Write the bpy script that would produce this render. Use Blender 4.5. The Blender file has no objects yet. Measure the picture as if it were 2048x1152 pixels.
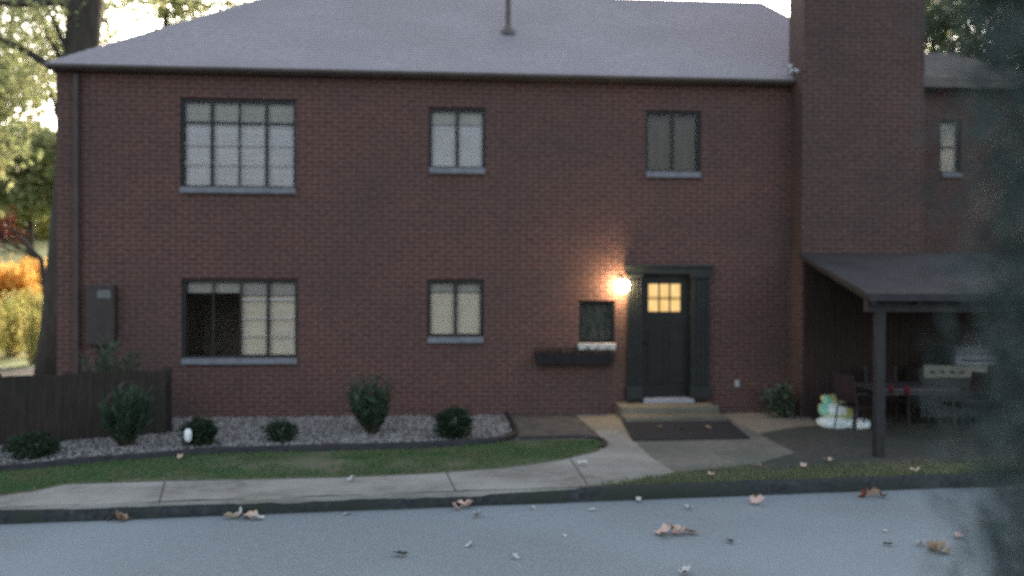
import bpy, math, random
import numpy as np
from mathutils import Vector, Matrix, noise as mnoise
random.seed(7); rng = np.random.default_rng(7)
scene = bpy.context.scene
COL = scene.collection
R = math.radians

# ------------------------------------------------------------------ camera
F = 1773.0                      # focal length in photo pixels (2048 wide)
CAM = Vector((0.0, -15.3, 2.35))
yaw, pitch, roll = R(4.5), R(-0.52), R(0.2)
fw = Vector((math.sin(yaw)*math.cos(pitch), math.cos(yaw)*math.cos(pitch), math.sin(pitch)))
rt = Vector((math.cos(yaw), -math.sin(yaw), 0))
up = rt.cross(fw)
rt, up = (rt*math.cos(roll) + up*math.sin(roll)), (up*math.cos(roll) - rt*math.sin(roll))
def ray(px, py): return fw + rt*((px-1024)/F) + up*((576-py)/F)
def onY(px, py, Y=0.0):
    d = ray(px, py); t = (Y-CAM.y)/d.y; return CAM + d*t
def onZ(px, py, Z=0.0):
    d = ray(px, py); t = (Z-CAM.z)/d.z; return CAM + d*t
def FX(px, Y=0.0, py=560): return onY(px, py, Y).x
def FZ(py, px=1024, Y=0.0): return onY(px, py, Y).z

cd = bpy.data.cameras.new('camera'); cam = bpy.data.objects.new('camera', cd); COL.objects.link(cam)
cam.matrix_world = Matrix(((rt.x, up.x, -fw.x, CAM.x), (rt.y, up.y, -fw.y, CAM.y), (rt.z, up.z, -fw.z, CAM.z), (0, 0, 0, 1)))
cd.sensor_fit = 'HORIZONTAL'; cd.angle = 2*math.atan(1024/F); cd.clip_end = 2000
cd.dof.use_dof = True; cd.dof.focus_distance = 5.2
cd.dof.aperture_fstop = (cd.lens/1000)/0.035
scene.camera = cam

# ------------------------------------------------------------------ materials
def new_mat(name):
    m = bpy.data.materials.new(name); m.use_nodes = True
    nt = m.node_tree; nt.nodes.clear()
    return m, nt, nt.nodes, nt.links
def pmat(name, c1, c2=None, scale=6.0, rough=0.8, bump=0.0, bscale=None, detail=4, metal=0.0, c3=None, big=None, spec=0.3, stretch=None):
    m, nt, N, L = new_mat(name)
    out = N.new('ShaderNodeOutputMaterial'); b = N.new('ShaderNodeBsdfPrincipled')
    L.new(b.outputs[0], out.inputs[0])
    b.inputs['Roughness'].default_value = rough; b.inputs['Metallic'].default_value = metal
    b.inputs['Specular IOR Level'].default_value = spec
    tc = N.new('ShaderNodeTexCoord'); mp = N.new('ShaderNodeMapping'); L.new(tc.outputs['Object'], mp.inputs[0])
    if stretch: mp.inputs['Scale'].default_value = stretch
    nz = N.new('ShaderNodeTexNoise'); nz.inputs['Scale'].default_value = scale; nz.inputs['Detail'].default_value = detail
    nz.inputs['Roughness'].default_value = 0.65
    L.new(mp.outputs[0], nz.inputs['Vector'])
    cr = N.new('ShaderNodeValToRGB'); c2 = c2 or c1
    cr.color_ramp.elements[0].position = .36; cr.color_ramp.elements[1].position = .64
    cr.color_ramp.elements[0].color = (*c1, 1); cr.color_ramp.elements[1].color = (*c2, 1)
    L.new(nz.outputs['Fac'], cr.inputs[0]); col = cr.outputs[0]
    if c3:
        n2 = N.new('ShaderNodeTexNoise'); n2.inputs['Scale'].default_value = big or scale/8; n2.inputs['Detail'].default_value = 3
        L.new(tc.outputs['Object'], n2.inputs['Vector'])
        r2 = N.new('ShaderNodeValToRGB'); r2.color_ramp.elements[0].position = .42; r2.color_ramp.elements[1].position = .62
        L.new(n2.outputs['Fac'], r2.inputs[0])
        mx = N.new('ShaderNodeMix'); mx.data_type = 'RGBA'
        L.new(r2.outputs[0], mx.inputs[0]); L.new(col, mx.inputs[6]); mx.inputs[7].default_value = (*c3, 1); col = mx.outputs[2]
    L.new(col, b.inputs['Base Color'])
    if bump:
        n3 = N.new('ShaderNodeTexNoise'); n3.inputs['Scale'].default_value = bscale or scale*3; n3.inputs['Detail'].default_value = 5
        L.new(mp.outputs[0], n3.inputs['Vector'])
        bp = N.new('ShaderNodeBump'); bp.inputs['Strength'].default_value = bump; bp.inputs['Distance'].default_value = .02
        L.new(n3.outputs['Fac'], bp.inputs['Height']); L.new(bp.outputs[0], b.inputs['Normal'])
    return m
def brick_mat(name, ca, cb, mortar, dirt=(0.06, 0.05, 0.05)):
    m, nt, N, L = new_mat(name)
    out = N.new('ShaderNodeOutputMaterial'); b = N.new('ShaderNodeBsdfPrincipled'); L.new(b.outputs[0], out.inputs[0])
    b.inputs['Roughness'].default_value = .85; b.inputs['Specular IOR Level'].default_value = .25
    g = N.new('ShaderNodeNewGeometry'); sx = N.new('ShaderNodeSeparateXYZ'); L.new(g.outputs['Position'], sx.inputs[0])
    ad = N.new('ShaderNodeMath'); ad.operation = 'ADD'; L.new(sx.outputs[0], ad.inputs[0]); L.new(sx.outputs[1], ad.inputs[1])
    cm = N.new('ShaderNodeCombineXYZ'); L.new(ad.outputs[0], cm.inputs[0]); L.new(sx.outputs[2], cm.inputs[1])
    br = N.new('ShaderNodeTexBrick'); L.new(cm.outputs[0], br.inputs['Vector'])
    br.inputs['Scale'].default_value = 1; br.inputs['Brick Width'].default_value = .215; br.inputs['Row Height'].default_value = .0755
    br.inputs['Mortar Size'].default_value = .0075; br.inputs['Mortar Smooth'].default_value = .15; br.inputs['Bias'].default_value = -.1
    br.inputs['Color1'].default_value = (*ca, 1); br.inputs['Color2'].default_value = (*cb, 1); br.inputs['Mortar'].default_value = (*mortar, 1)
    nz = N.new('ShaderNodeTexNoise'); nz.inputs['Scale'].default_value = .55; nz.inputs['Detail'].default_value = 6; nz.inputs['Roughness'].default_value = .6
    L.new(g.outputs['Position'], nz.inputs['Vector'])
    r2 = N.new('ShaderNodeValToRGB'); r2.color_ramp.elements[0].position = .4; r2.color_ramp.elements[1].position = .7
    r2.color_ramp.elements[0].color = (0, 0, 0, 1); r2.color_ramp.elements[1].color = (.55, .55, .55, 1)
    L.new(nz.outputs['Fac'], r2.inputs[0])
    mx = N.new('ShaderNodeMix'); mx.data_type = 'RGBA'; L.new(r2.outputs[0], mx.inputs[0]); L.new(br.outputs['Color'], mx.inputs[6]); mx.inputs[7].default_value = (*dirt, 1)
    n4 = N.new('ShaderNodeTexNoise'); n4.inputs['Scale'].default_value = 14; n4.inputs['Detail'].default_value = 4; L.new(g.outputs['Position'], n4.inputs['Vector'])
    mr = N.new('ShaderNodeMapRange'); L.new(n4.outputs['Fac'], mr.inputs[0]); mr.inputs[1].default_value = .3; mr.inputs[2].default_value = .7; mr.inputs[3].default_value = .78; mr.inputs[4].default_value = 1.22
    ml = N.new('ShaderNodeMix'); ml.data_type = 'RGBA'; ml.blend_type = 'MULTIPLY'; ml.inputs[0].default_value = 1
    L.new(mx.outputs[2], ml.inputs[6]); L.new(mr.outputs[0], ml.inputs[7]); L.new(ml.outputs[2], b.inputs['Base Color'])
    bp = N.new('ShaderNodeBump'); bp.inputs['Strength'].default_value = .7; bp.inputs['Distance'].default_value = .008; bp.invert = True
    L.new(br.outputs['Fac'], bp.inputs['Height']); L.new(bp.outputs[0], b.inputs['Normal'])
    return m
def leaf_mat(name, cols, scale=.6, trans=.5, rough=.6):
    m, nt, N, L = new_mat(name)
    out = N.new('ShaderNodeOutputMaterial'); d = N.new('ShaderNodeBsdfPrincipled'); t = N.new('ShaderNodeBsdfTranslucent'); mx = N.new('ShaderNodeMixShader')
    d.inputs['Roughness'].default_value = rough; d.inputs['Specular IOR Level'].default_value = .2
    tc = N.new('ShaderNodeTexCoord'); nz = N.new('ShaderNodeTexNoise'); nz.inputs['Scale'].default_value = scale; nz.inputs['Detail'].default_value = 8; nz.inputs['Roughness'].default_value = .75
    L.new(tc.outputs['Object'], nz.inputs['Vector'])
    cr = N.new('ShaderNodeValToRGB'); e = cr.color_ramp.elements
    n = len(cols)
    e[0].position = .3; e[0].color = (*cols[0], 1); e[1].position = .7; e[1].color = (*cols[-1], 1)
    for i in range(1, n-1):
        k = e.new(.3 + .4*i/(n-1)); k.color = (*cols[i], 1)
    L.new(nz.outputs['Fac'], cr.inputs[0]); L.new(cr.outputs[0], d.inputs['Base Color']); L.new(cr.outputs[0], t.inputs['Color'])
    mx.inputs[0].default_value = trans; L.new(d.outputs[0], mx.inputs[1]); L.new(t.outputs[0], mx.inputs[2]); L.new(mx.outputs[0], out.inputs[0])
    return m
def glass_mat(name, tint=(.95, .93, .935), refl=1.38):
    m, nt, N, L = new_mat(name)
    out = N.new('ShaderNodeOutputMaterial'); tr = N.new('ShaderNodeBsdfTransparent'); gl = N.new('ShaderNodeBsdfGlossy'); fr = N.new('ShaderNodeFresnel'); mx = N.new('ShaderNodeMixShader')
    tr.inputs[0].default_value = (*tint, 1); gl.inputs['Roughness'].default_value = .03; fr.inputs['IOR'].default_value = refl
    nz = N.new('ShaderNodeTexNoise'); nz.inputs['Scale'].default_value = 1.6; bp = N.new('ShaderNodeBump'); bp.inputs['Strength'].default_value = .03
    L.new(nz.outputs['Fac'], bp.inputs['Height']); L.new(bp.outputs[0], gl.inputs['Normal'])
    L.new(fr.outputs[0], mx.inputs[0]); L.new(tr.outputs[0], mx.inputs[1]); L.new(gl.outputs[0], mx.inputs[2]); L.new(mx.outputs[0], out.inputs[0])
    return m
def emit_mat(name, col, strength, c2=None, scale=5):
    m, nt, N, L = new_mat(name)
    out = N.new('ShaderNodeOutputMaterial'); e = N.new('ShaderNodeEmission'); e.inputs['Strength'].default_value = strength
    tc = N.new('ShaderNodeTexCoord'); nz = N.new('ShaderNodeTexNoise'); nz.inputs['Scale'].default_value = scale; L.new(tc.outputs['Object'], nz.inputs['Vector'])
    cr = N.new('ShaderNodeValToRGB'); cr.color_ramp.elements[0].position = .35; cr.color_ramp.elements[1].position = .65
    cr.color_ramp.elements[0].color = (*(c2 or col), 1); cr.color_ramp.elements[1].color = (*col, 1)
    L.new(nz.outputs['Fac'], cr.inputs[0]); L.new(cr.outputs[0], e.inputs[0]); L.new(e.outputs[0], out.inputs[0])
    return m

M = {}
M['brick'] = brick_mat('brick', (.106, .042, .034), (.080, .033, .028), (.165, .130, .114), (.062, .048, .043))
M['brick_chimney'] = brick_mat('brick_chimney', (.094, .042, .035), (.068, .034, .029), (.14, .115, .103), (.05, .042, .038))
M['shingle'] = pmat('shingle', (.205, .185, .203), (.295, .27, .292), scale=9, rough=.8, bump=.35, bscale=20, c3=(.225, .205, .222), big=.5, spec=.5, stretch=(1, 1, 3))
M['canopy_roof'] = pmat('canopy_roof', (.032, .028, .029), (.05, .044, .045), scale=8, rough=.9, bump=.4, c3=(.028, .025, .026))
M['fascia'] = pmat('fascia', (.10, .084, .078), (.135, .115, .108), scale=3, rough=.6)
M['downspout'] = pmat('downspout', (.05, .036, .032), (.07, .052, .046), scale=4, rough=.6)
M['porch_shade'] = pmat('porch_shade', (.026, .015, .013), (.045, .027, .023), scale=6, rough=.85, bump=.3, stretch=(5, 5, .6))  # shade under the canopy, put into a near-black board colour
M['dark_trim'] = pmat('dark_trim', (.010, .0125, .012), (.018, .021, .020), scale=5, rough=.5, spec=.35)
M['door'] = pmat('door', (.008, .009, .0085), (.013, .014, .013), scale=4, rough=.5, spec=.3)
M['steel'] = pmat('window_steel', (.014, .014, .016), (.024, .022, .024), scale=7, rough=.5)
M['sill'] = pmat('sill', (.14, .145, .16), (.20, .205, .225), scale=9, rough=.8, bump=.3)
M['white_sill'] = pmat('white_sill', (.36, .36, .35), (.5, .49, .46), scale=9, rough=.6)
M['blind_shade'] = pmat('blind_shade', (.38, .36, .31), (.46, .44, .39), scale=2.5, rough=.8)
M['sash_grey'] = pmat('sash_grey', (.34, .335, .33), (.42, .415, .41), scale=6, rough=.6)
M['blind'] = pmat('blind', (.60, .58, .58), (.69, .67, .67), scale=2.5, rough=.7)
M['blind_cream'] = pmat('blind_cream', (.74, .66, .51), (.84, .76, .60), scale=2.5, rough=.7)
M['curtain'] = pmat('curtain', (.045, .055, .045), (.13, .14, .115), scale=5, rough=.85, stretch=(3, 1, .6))
M['room'] = pmat('room', (.26, .21, .165), (.36, .30, .24), scale=2, rough=.9)
M['glass'] = glass_mat('glass')
M['glow'] = emit_mat('lit_curtain', (1.0, .72, .30), 1.15, (.95, .60, .21), 6)
M['glow_rail'] = emit_mat('lit_curtain_rail', (.75, .50, .18), .75, (.65, .42, .15), 6)
M['lamp'] = emit_mat('lamp_globe', (1.0, .72, .38), 180)
M['concrete'] = pmat('concrete', (.20, .185, .165), (.30, .28, .25), scale=7, rough=.9, bump=.25, bscale=60, c3=(.22, .21, .195), big=.8)
M['sidewalk'] = pmat('sidewalk', (.165, .154, .135), (.265, .248, .216), scale=5, rough=.9, bump=.3, bscale=70, c3=(.31, .295, .265), big=.7, detail=8)
M['step'] = pmat('step', (.15, .132, .095), (.215, .19, .14), scale=7, rough=.9, bump=.3, c3=(.115, .105, .085))
M['threshold'] = pmat('threshold', (.24, .245, .27), (.33, .33, .35), scale=12, rough=.5)
M['asphalt'] = pmat('asphalt', (.168, .190, .199), (.250, .277, .288), scale=45, rough=.85, bump=.6, bscale=120, c3=(.242, .274, .288), big=.35, detail=9)
M['curb'] = pmat('curb', (.018, .021, .024), (.05, .054, .056), scale=14, rough=.9, bump=.8, bscale=40, c3=(.03, .036, .028), big=1.6, detail=8)
M['soil'] = pmat('soil', (.05, .042, .034), (.09, .076, .062), scale=8, rough=.95, bump=.7, c3=(.07, .072, .05))
M['lawn_soil'] = pmat('lawn_soil', (.075, .10, .05), (.12, .14, .075), scale=6, rough=.95, bump=.7, c3=(.15, .125, .09), big=.8)
M['mulch'] = pmat('mulch', (.085, .072, .064), (.16, .14, .122), scale=30, rough=.95, bump=.8, c3=(.085, .075, .066))
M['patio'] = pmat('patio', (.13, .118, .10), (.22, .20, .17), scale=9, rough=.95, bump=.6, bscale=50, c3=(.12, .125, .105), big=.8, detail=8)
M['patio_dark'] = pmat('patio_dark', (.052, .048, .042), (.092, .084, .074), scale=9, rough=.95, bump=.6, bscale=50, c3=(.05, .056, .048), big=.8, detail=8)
M['sand_grey'] = pmat('sand_grey', (.19, .165, .135), (.31, .275, .225), scale=9, rough=.95, bump=.6, c3=(.22, .19, .15))
M['sand'] = pmat('sand', (.20, .168, .125), (.30, .26, .20), scale=9, rough=.95, bump=.6, c3=(.23, .2, .15))
M['pebble'] = pmat('pebble', (.18, .172, .165), (.36, .343, .33), scale=18, rough=.9, detail=2)
M['edging'] = pmat('edging', (.012, .012, .014), (.026, .024, .027), scale=10, rough=.6)
M['mat'] = pmat('rubber_mat', (.016, .017, .02), (.032, .032, .036), scale=40, rough=.9, bump=.5, bscale=150)
M['fence'] = pmat('fence_wood', (.022, .017, .013), (.045, .035, .028), scale=5, rough=.9, bump=.4, stretch=(6, 6, .6), c3=(.026, .026, .02))
M['metal_black'] = pmat('metal_black', (.012, .012, .014), (.022, .021, .023), scale=8, rough=.5, spec=.5)
M['post'] = pmat('post_paint', (.02, .019, .02), (.034, .031, .032), scale=6, rough=.7)
M['table'] = pmat('table', (.045, .036, .046), (.07, .056, .07), scale=6, rough=.45, spec=.5)
M['chair_fab'] = pmat('chair_fabric', (.016, .009, .01), (.03, .013, .014), scale=12, rough=.9)
M['red'] = pmat('red_plastic', (.09, .018, .015), (.14, .024, .02), scale=9, rough=.5)
M['stainless'] = pmat('stainless', (.24, .235, .265), (.30, .29, .32), scale=5, rough=.45, metal=.2, spec=.5)
M['panel'] = pmat('grill_panel', (.22, .205, .17), (.28, .26, .22), scale=6, rough=.5)
M['lamp_grey'] = pmat('lamp_grey', (.42, .46, .48), (.52, .56, .58), scale=9, rough=.5)
M['off_white'] = pmat('off_white', (.30, .30, .30), (.38, .38, .38), scale=9, rough=.5)
M['white_plastic'] = pmat('white_plastic', (.7, .72, .74), (.82, .84, .85), scale=9, rough=.5)
M['bark'] = pmat('bark', (.035, .028, .022), (.075, .062, .05), scale=5, rough=.95, bump=1, stretch=(3, 3, .5), c3=(.055, .052, .04))
M['bark_light'] = pmat('bark_light', (.09, .08, .065), (.16, .145, .12), scale=4, rough=.95, bump=.9, stretch=(3, 3, .5))
M['stem'] = pmat('stem', (.03, .03, .018), (.05, .048, .03), scale=9, rough=.9)
M['grass'] = leaf_mat('grass', [(.055, .125, .045), (.085, .165, .062), (.135, .17, .08), (.19, .165, .10)], scale=1.1, trans=.3)
M['grass_strip'] = leaf_mat('grass_strip', [(.11, .145, .07), (.18, .20, .10), (.27, .265, .15)], scale=.9, trans=.3)
M['yucca'] = leaf_mat('yucca', [(.018, .04, .022), (.035, .068, .038), (.09, .12, .085)], scale=3, trans=.15, rough=.45)
M['boxwood'] = leaf_mat('boxwood', [(.012, .024, .014), (.022, .042, .02), (.035, .055, .028)], scale=9, trans=.15)
M['pale_shrub'] = leaf_mat('pale_shrub', [(.025, .045, .028), (.06, .085, .055), (.13, .16, .12)], scale=4, trans=.2)
M['dead'] = leaf_mat('withered', [(.02, .018, .014), (.04, .034, .026), (.06, .05, .036)], scale=9, trans=.1)
M['leaf_yg'] = leaf_mat('leaf_yellow_green', [(.17, .21, .10), (.27, .31, .15), (.36, .36, .18), (.33, .24, .16)], scale=.5, trans=.6)
M['leaf_green'] = leaf_mat('leaf_green', [(.11, .17, .09), (.22, .28, .13), (.40, .40, .19), (.26, .18, .11)], scale=.9, trans=.55)
M['leaf_gold'] = leaf_mat('leaf_gold', [(.70, .36, .08), (.85, .52, .14), (.75, .58, .22)], scale=.8, trans=.5)
M['leaf_red'] = leaf_mat('leaf_red', [(.07, .018, .014), (.12, .028, .022), (.10, .06, .03)], scale=.9, trans=.3)
M['leaf_dark'] = leaf_mat('leaf_dark', [(.022, .035, .022), (.04, .06, .035), (.07, .085, .05)], scale=.5, trans=.3)
M['brush'] = leaf_mat('brush', [(.22, .25, .07), (.42, .40, .12), (.60, .48, .18), (.26, .34, .15)], scale=.9, trans=.5)
M['edge_blur_leaf'] = leaf_mat('edge_blur_leaf', [(.055, .083, .082), (.066, .095, .093), (.078, .107, .104)], scale=2.2, trans=.0, rough=.8)  # dark teal of the right edge blur, for the added shrub
M['fall_tan'] = pmat('fallen_tan', (.42, .30, .21), (.60, .47, .36), scale=14, rough=.8)
M['fall_pink'] = pmat('fallen_pink', (.50, .33, .27), (.66, .48, .41), scale=14, rough=.8)
M['fall_brown'] = pmat('fallen_brown', (.16, .10, .06), (.30, .20, .13), scale=14, rough=.8)
M['fall_red'] = pmat('fallen_red', (.22, .055, .03), (.33, .11, .05), scale=14, rough=.8)
M['fall_pale'] = pmat('fallen_pale', (.38, .37, .35), (.54, .52, .48), scale=14, rough=.8)
M['fall_dark'] = pmat('fallen_dark', (.035, .035, .03), (.065, .06, .05), scale=14, rough=.9)
def bag_mat():
    m = pmat('bag', (.62, .70, .68), (.78, .82, .80), scale=5, rough=.4, spec=.5)
    return m
M['bag_white'] = bag_mat()
M['bag_green'] = pmat('bag_green', (.10, .42, .30), (.55, .72, .66), scale=4.5, rough=.4, spec=.5, c3=(.45, .42, .10), big=3.5)
M['meter'] = pmat('meter', (.034, .026, .024), (.048, .037, .033), scale=7, rough=.6)
M['plate'] = pmat('plate', (.10, .105, .105), (.14, .145, .145), scale=7, rough=.5)
M['near_ground'] = pmat('near_ground', (.035, .042, .024), (.065, .07, .042), scale=3, rough=.95, bump=.6, c3=(.05, .042, .03), big=.4, detail=8)
M['hill'] = pmat('hill_ground', (.24, .21, .08), (.36, .30, .12), scale=1.2, rough=.95, bump=.6, c3=(.22, .25, .10), big=.09, detail=8)

# ------------------------------------------------------------------ mesh builder
class MB:
    def __init__(s): s.v = []; s.f = []
    def add(s, vs, fs):
        o = len(s.v); s.v += [tuple(p) for p in vs]; s.f += [tuple(i+o for i in f) for f in fs]; return s
    def box(s, x0, x1, y0, y1, z0, z1, bev=0.0):
        if bev <= 0:
            return s.add([(x0,y0,z0),(x1,y0,z0),(x1,y1,z0),(x0,y1,z0),(x0,y0,z1),(x1,y0,z1),(x1,y1,z1),(x0,y1,z1)],
                  [(0,3,2,1),(4,5,6,7),(0,1,5,4),(1,2,6,5),(2,3,7,6),(3,0,4,7)])
        import bmesh
        bm = bmesh.new(); bmesh.ops.create_cube(bm, size=1)
        for v in bm.verts: v.co = Vector(((x0+x1)/2+v.co.x*(x1-x0), (y0+y1)/2+v.co.y*(y1-y0), (z0+z1)/2+v.co.z*(z1-z0)))
        bmesh.ops.bevel(bm, geom=bm.edges[:], offset=bev, segments=2, affect='EDGES', profile=.5)
        bm.verts.index_update(); s.add([v.co[:] for v in bm.verts], [[v.index for v in f.verts] for f in bm.faces]); bm.free(); return s
    def obox(s, a, b, w, h, upv=(0,0,1)):       # beam from a to b, w wide, h tall
        a = Vector(a); b = Vector(b); d = (b-a).normalized(); r = d.cross(Vector(upv)).normalized(); u = r.cross(d)
        vs = []
        for p in (a, b):
            for i, j in ((-1,-1),(1,-1),(1,1),(-1,1)): vs.append(p + r*(w/2*i) + u*(h/2*j))
        return s.add(vs, [(0,1,2,3),(7,6,5,4),(0,4,5,1),(1,5,6,2),(2,6,7,3),(3,7,4,0)])
    def tube(s, pts, rad, n=8, cap=True):
        pts = [Vector(p) for p in pts]
        if not hasattr(rad, '__len__'): rad = [rad]*len(pts)
        vs = []; fs = []
        ref = Vector((0.31, 0.95, 0.05))
        for i, p in enumerate(pts):
            d = (pts[min(i+1, len(pts)-1)] - pts[max(i-1, 0)]).normalized()
            if abs(d.dot(ref)) > .95: ref = Vector((1, 0, 0.1)).normalized()
            a = d.cross(ref).normalized(); b = d.cross(a)
            for k in range(n):
                t = 2*math.pi*k/n; vs.append(p + (a*math.cos(t) + b*math.sin(t))*rad[i])
        for i in range(len(pts)-1):
            for k in range(n): fs.append((i*n+k, i*n+(k+1) % n, (i+1)*n+(k+1) % n, (i+1)*n+k))
        if cap: fs.append(tuple(range(n))[::-1]); fs.append(tuple(range((len(pts)-1)*n, len(pts)*n)))
        return s.add(vs, fs)
    def lathe(s, c, prof, n=20):                # prof: list of (r, z)
        vs = []; fs = []
        for r, z in prof:
            for k in range(n):
                t = 2*math.pi*k/n; vs.append((c[0]+r*math.cos(t), c[1]+r*math.sin(t), c[2]+z))
        for i in range(len(prof)-1):
            for k in range(n): fs.append((i*n+k, i*n+(k+1) % n, (i+1)*n+(k+1) % n, (i+1)*n+k))
        fs.append(tuple(range(n))[::-1]); fs.append(tuple(range((len(prof)-1)*n, len(prof)*n)))
        return s.add(vs, fs)
    def poly_prism(s, poly, z0, z1):            # poly: list of xy ; top + sides
        n = len(poly)
        a = sum(poly[i][0]*poly[(i+1) % n][1]-poly[(i+1) % n][0]*poly[i][1] for i in range(n))
        if a < 0: poly = poly[::-1]
        vs = [(p[0], p[1], z0) for p in poly] + [(p[0], p[1], z1) for p in poly]
        fs = [tuple(range(n, 2*n))] + [(i, (i+1) % n, n+(i+1) % n, n+i) for i in range(n)]
        return s.add(vs, fs)
    def raw(s, vs, fs): return s.add(vs, fs)
    def leaves(s, P, D, Lg, Wd):
        """quads: centres P (n,3), random orientation"""
        n = len(P)
        a = D/np.linalg.norm(D, axis=1, keepdims=True)
        q = rng.normal(size=(n, 3)); b = np.cross(a, q); b /= np.linalg.norm(b, axis=1, keepdims=True)
        Lg = np.broadcast_to(np.asarray(Lg, float).reshape(-1, 1), (n, 1)); Wd = np.broadcast_to(np.asarray(Wd, float).reshape(-1, 1), (n, 1))
        V = np.stack([P-a*Lg/2, P+b*Wd/2, P+a*Lg/2, P-b*Wd/2], 1).reshape(-1, 3)
        o = len(s.v); s.v += list(map(tuple, V.tolist())); s.f += [(o+4*i, o+4*i+1, o+4*i+2, o+4*i+3) for i in range(n)]
        return s
    def build(s, name, mat, parent=None, loc=None, smooth=False):
        """vertices are in world coordinates; the object's origin is the parent's, or loc"""
        o0 = Vector((0, 0, 0))
        if parent is not None: o0 = root_loc(parent)
        elif loc is not None: o0 = Vector(loc)
        V = np.array(s.v, float) - np.array(o0)
        me = bpy.data.meshes.new(name); me.from_pydata(V.tolist(), [], s.f); me.update()
        if smooth: me.polygons.foreach_set('use_smooth', [True]*len(me.polygons))
        me.materials.append(M[mat] if isinstance(mat, str) else mat)
        o = bpy.data.objects.new(name, me); COL.objects.link(o)
        if parent is not None: o.parent = parent
        elif loc is not None: o.location = o0
        return o
def root_loc(o):
    while o.parent is not None: o = o.parent
    return Vector(o.location)
def thing(name, label, cat, loc=(0, 0, 0), group=None):
    o = bpy.data.objects.new(name, None); o.empty_display_size = .1; COL.objects.link(o); o.location = loc
    o['label'] = label; o['category'] = cat
    if group: o['group'] = group
    return o
def tag(o, label, cat, group=None):
    o['label'] = label; o['category'] = cat
    if group: o['group'] = group
    return o
def kind(o, k, label=None):
    o['kind'] = k
    if label: o['label'] = label
    return o
def children(o): return [c for c in bpy.data.objects if c.parent == o]
def copy_tree(o, parent=None):
    c = o.copy(); COL.objects.link(c)
    if parent is not None: c.parent = parent
    for ch in children(o): copy_tree(ch, c)
    return c
def zp(pts, Z=0.0): return [(onZ(x, y, Z).x, onZ(x, y, Z).y) for x, y in pts]

# ------------------------------------------------------------------ ground, hill, road
c0 = onZ(0, 1019); c1 = onZ(2048, 946)
cdir = (c1-c0); cdir.z = 0; cdir.normalize(); cn = Vector((-cdir.y, cdir.x, 0))     # cn points to the house
def curb_d(x, y): return (Vector((x, y, 0))-c0).dot(cn)
def hill_h(x, y):
    h = 0.0
    t = min(max((y-9)/60, 0), 1); h += 6.5*t*t*(3-2*t)
    if y > 9: h += .35*mnoise.noise(Vector((x*.08, y*.08, 3)))*min((y-9)/8, 1)
    return h
xs = np.concatenate([[-1500, -500, -200], np.linspace(-90, 90, 91), [200, 500, 1500]])
ds = np.concatenate([[-1500, -300, -60, -20, -6, -.06, .05, 3, 6, 9, 12], np.linspace(15, 110, 48), [200, 500, 1500]])
g = MB(); gv = []
for d in ds:
    for x in xs:
        p = c0 + cdir*(x-c0.x) + cn*d
        z = -.17 if d < 0 else hill_h(p.x, p.y) - .012
        gv.append((p.x, p.y, z))
nx = len(xs); gf = [(j*nx+i, j*nx+i+1, (j+1)*nx+i+1, (j+1)*nx+i) for j in range(len(ds)-1) for i in range(nx-1)]
g.add(gv, gf)
go = g.build('ground', 'hill', smooth=True); go.data.materials.append(M['near_ground'])
for p_ in go.data.polygons:
    c_ = p_.center
    if curb_d(c_.x, c_.y) < .1: p_.material_index = 1
kind(go, 'structure')
def strip(d0, d1, z, x0=-60, x1=60):
    return [tuple(c0 + cdir*(x0-c0.x) + cn*d0)[:2] + (z,), tuple(c0 + cdir*(x1-c0.x) + cn*d0)[:2] + (z,),
            tuple(c0 + cdir*(x1-c0.x) + cn*d1)[:2] + (z,), tuple(c0 + cdir*(x0-c0.x) + cn*d1)[:2] + (z,)]
kind(MB().add(strip(-7.5, -.02, -.14), [(0, 1, 2, 3)]).build('road', 'asphalt'), 'structure')
# curb: rounded asphalt berm
cb = MB(); nseg = 400; prof = [(-.05, -.15), (-.045, -.09), (-.02, -.02), (.015, .012), (.04, .014), (.055, .0), (.055, -.1)]
vs = []
for i in range(nseg+1):
    x = -30 + 60*i/nseg
    for k, (d, z) in enumerate(prof):
        w = .02*mnoise.noise(Vector((x*1.3, k*.7, 0)))+.012*mnoise.noise(Vector((x*5.3, k*.7, 3)))
        p = c0 + cdir*(x-c0.x) + cn*(d+w); vs.append((p.x, p.y, z + (.5*w if k in (2, 3, 4) else 0)))
npf = len(prof)
cb.add(vs, [(i*npf+k, (i+1)*npf+k, (i+1)*npf+k+1, i*npf+k+1) for i in range(nseg) for k in range(npf-1)])
kind(cb.build('curb', 'curb', smooth=True), 'structure')
# yard soil sheet
ya = MB().add([(-26, onZ(1024, 978).y+.4, 0), (26, onZ(1024, 978).y+.4, 0), (26, 9, 0), (-26, 9, 0)], [(0, 1, 2, 3)])
p0 = c0+cdir*(-26-c0.x)+cn*.045; p1 = c0+cdir*(26-c0.x)+cn*.045
ya = MB().add([(p0.x, p0.y, -.004), (p1.x, p1.y, -.004), (26, 9, -.004), (-26, 9, -.004)], [(0, 1, 2, 3)])
kind(ya.build('yard', 'soil'), 'structure')
def sheet(name, px, z, mat): return kind(MB().poly_prism(zp(px, z), -.01, z).build(name, mat), 'structure')
SIDEWALK = [(-420, 1033), (0, 1017), (500, 1000), (1000, 982), (1150, 976), (1225, 968), (1350, 944), (1302, 915), (1262, 876), (1228, 858), (1190, 862),
            (1212, 885), (1196, 903), (1120, 921), (1000, 937), (850, 948), (700, 955), (320, 963), (130, 969), (60, 984), (0, 992), (-420, 1012)]
kind(MB().poly_prism(zp(SIDEWALK, .012), -.05, .012).build('sidewalk', 'sidewalk'), 'structure')
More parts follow.
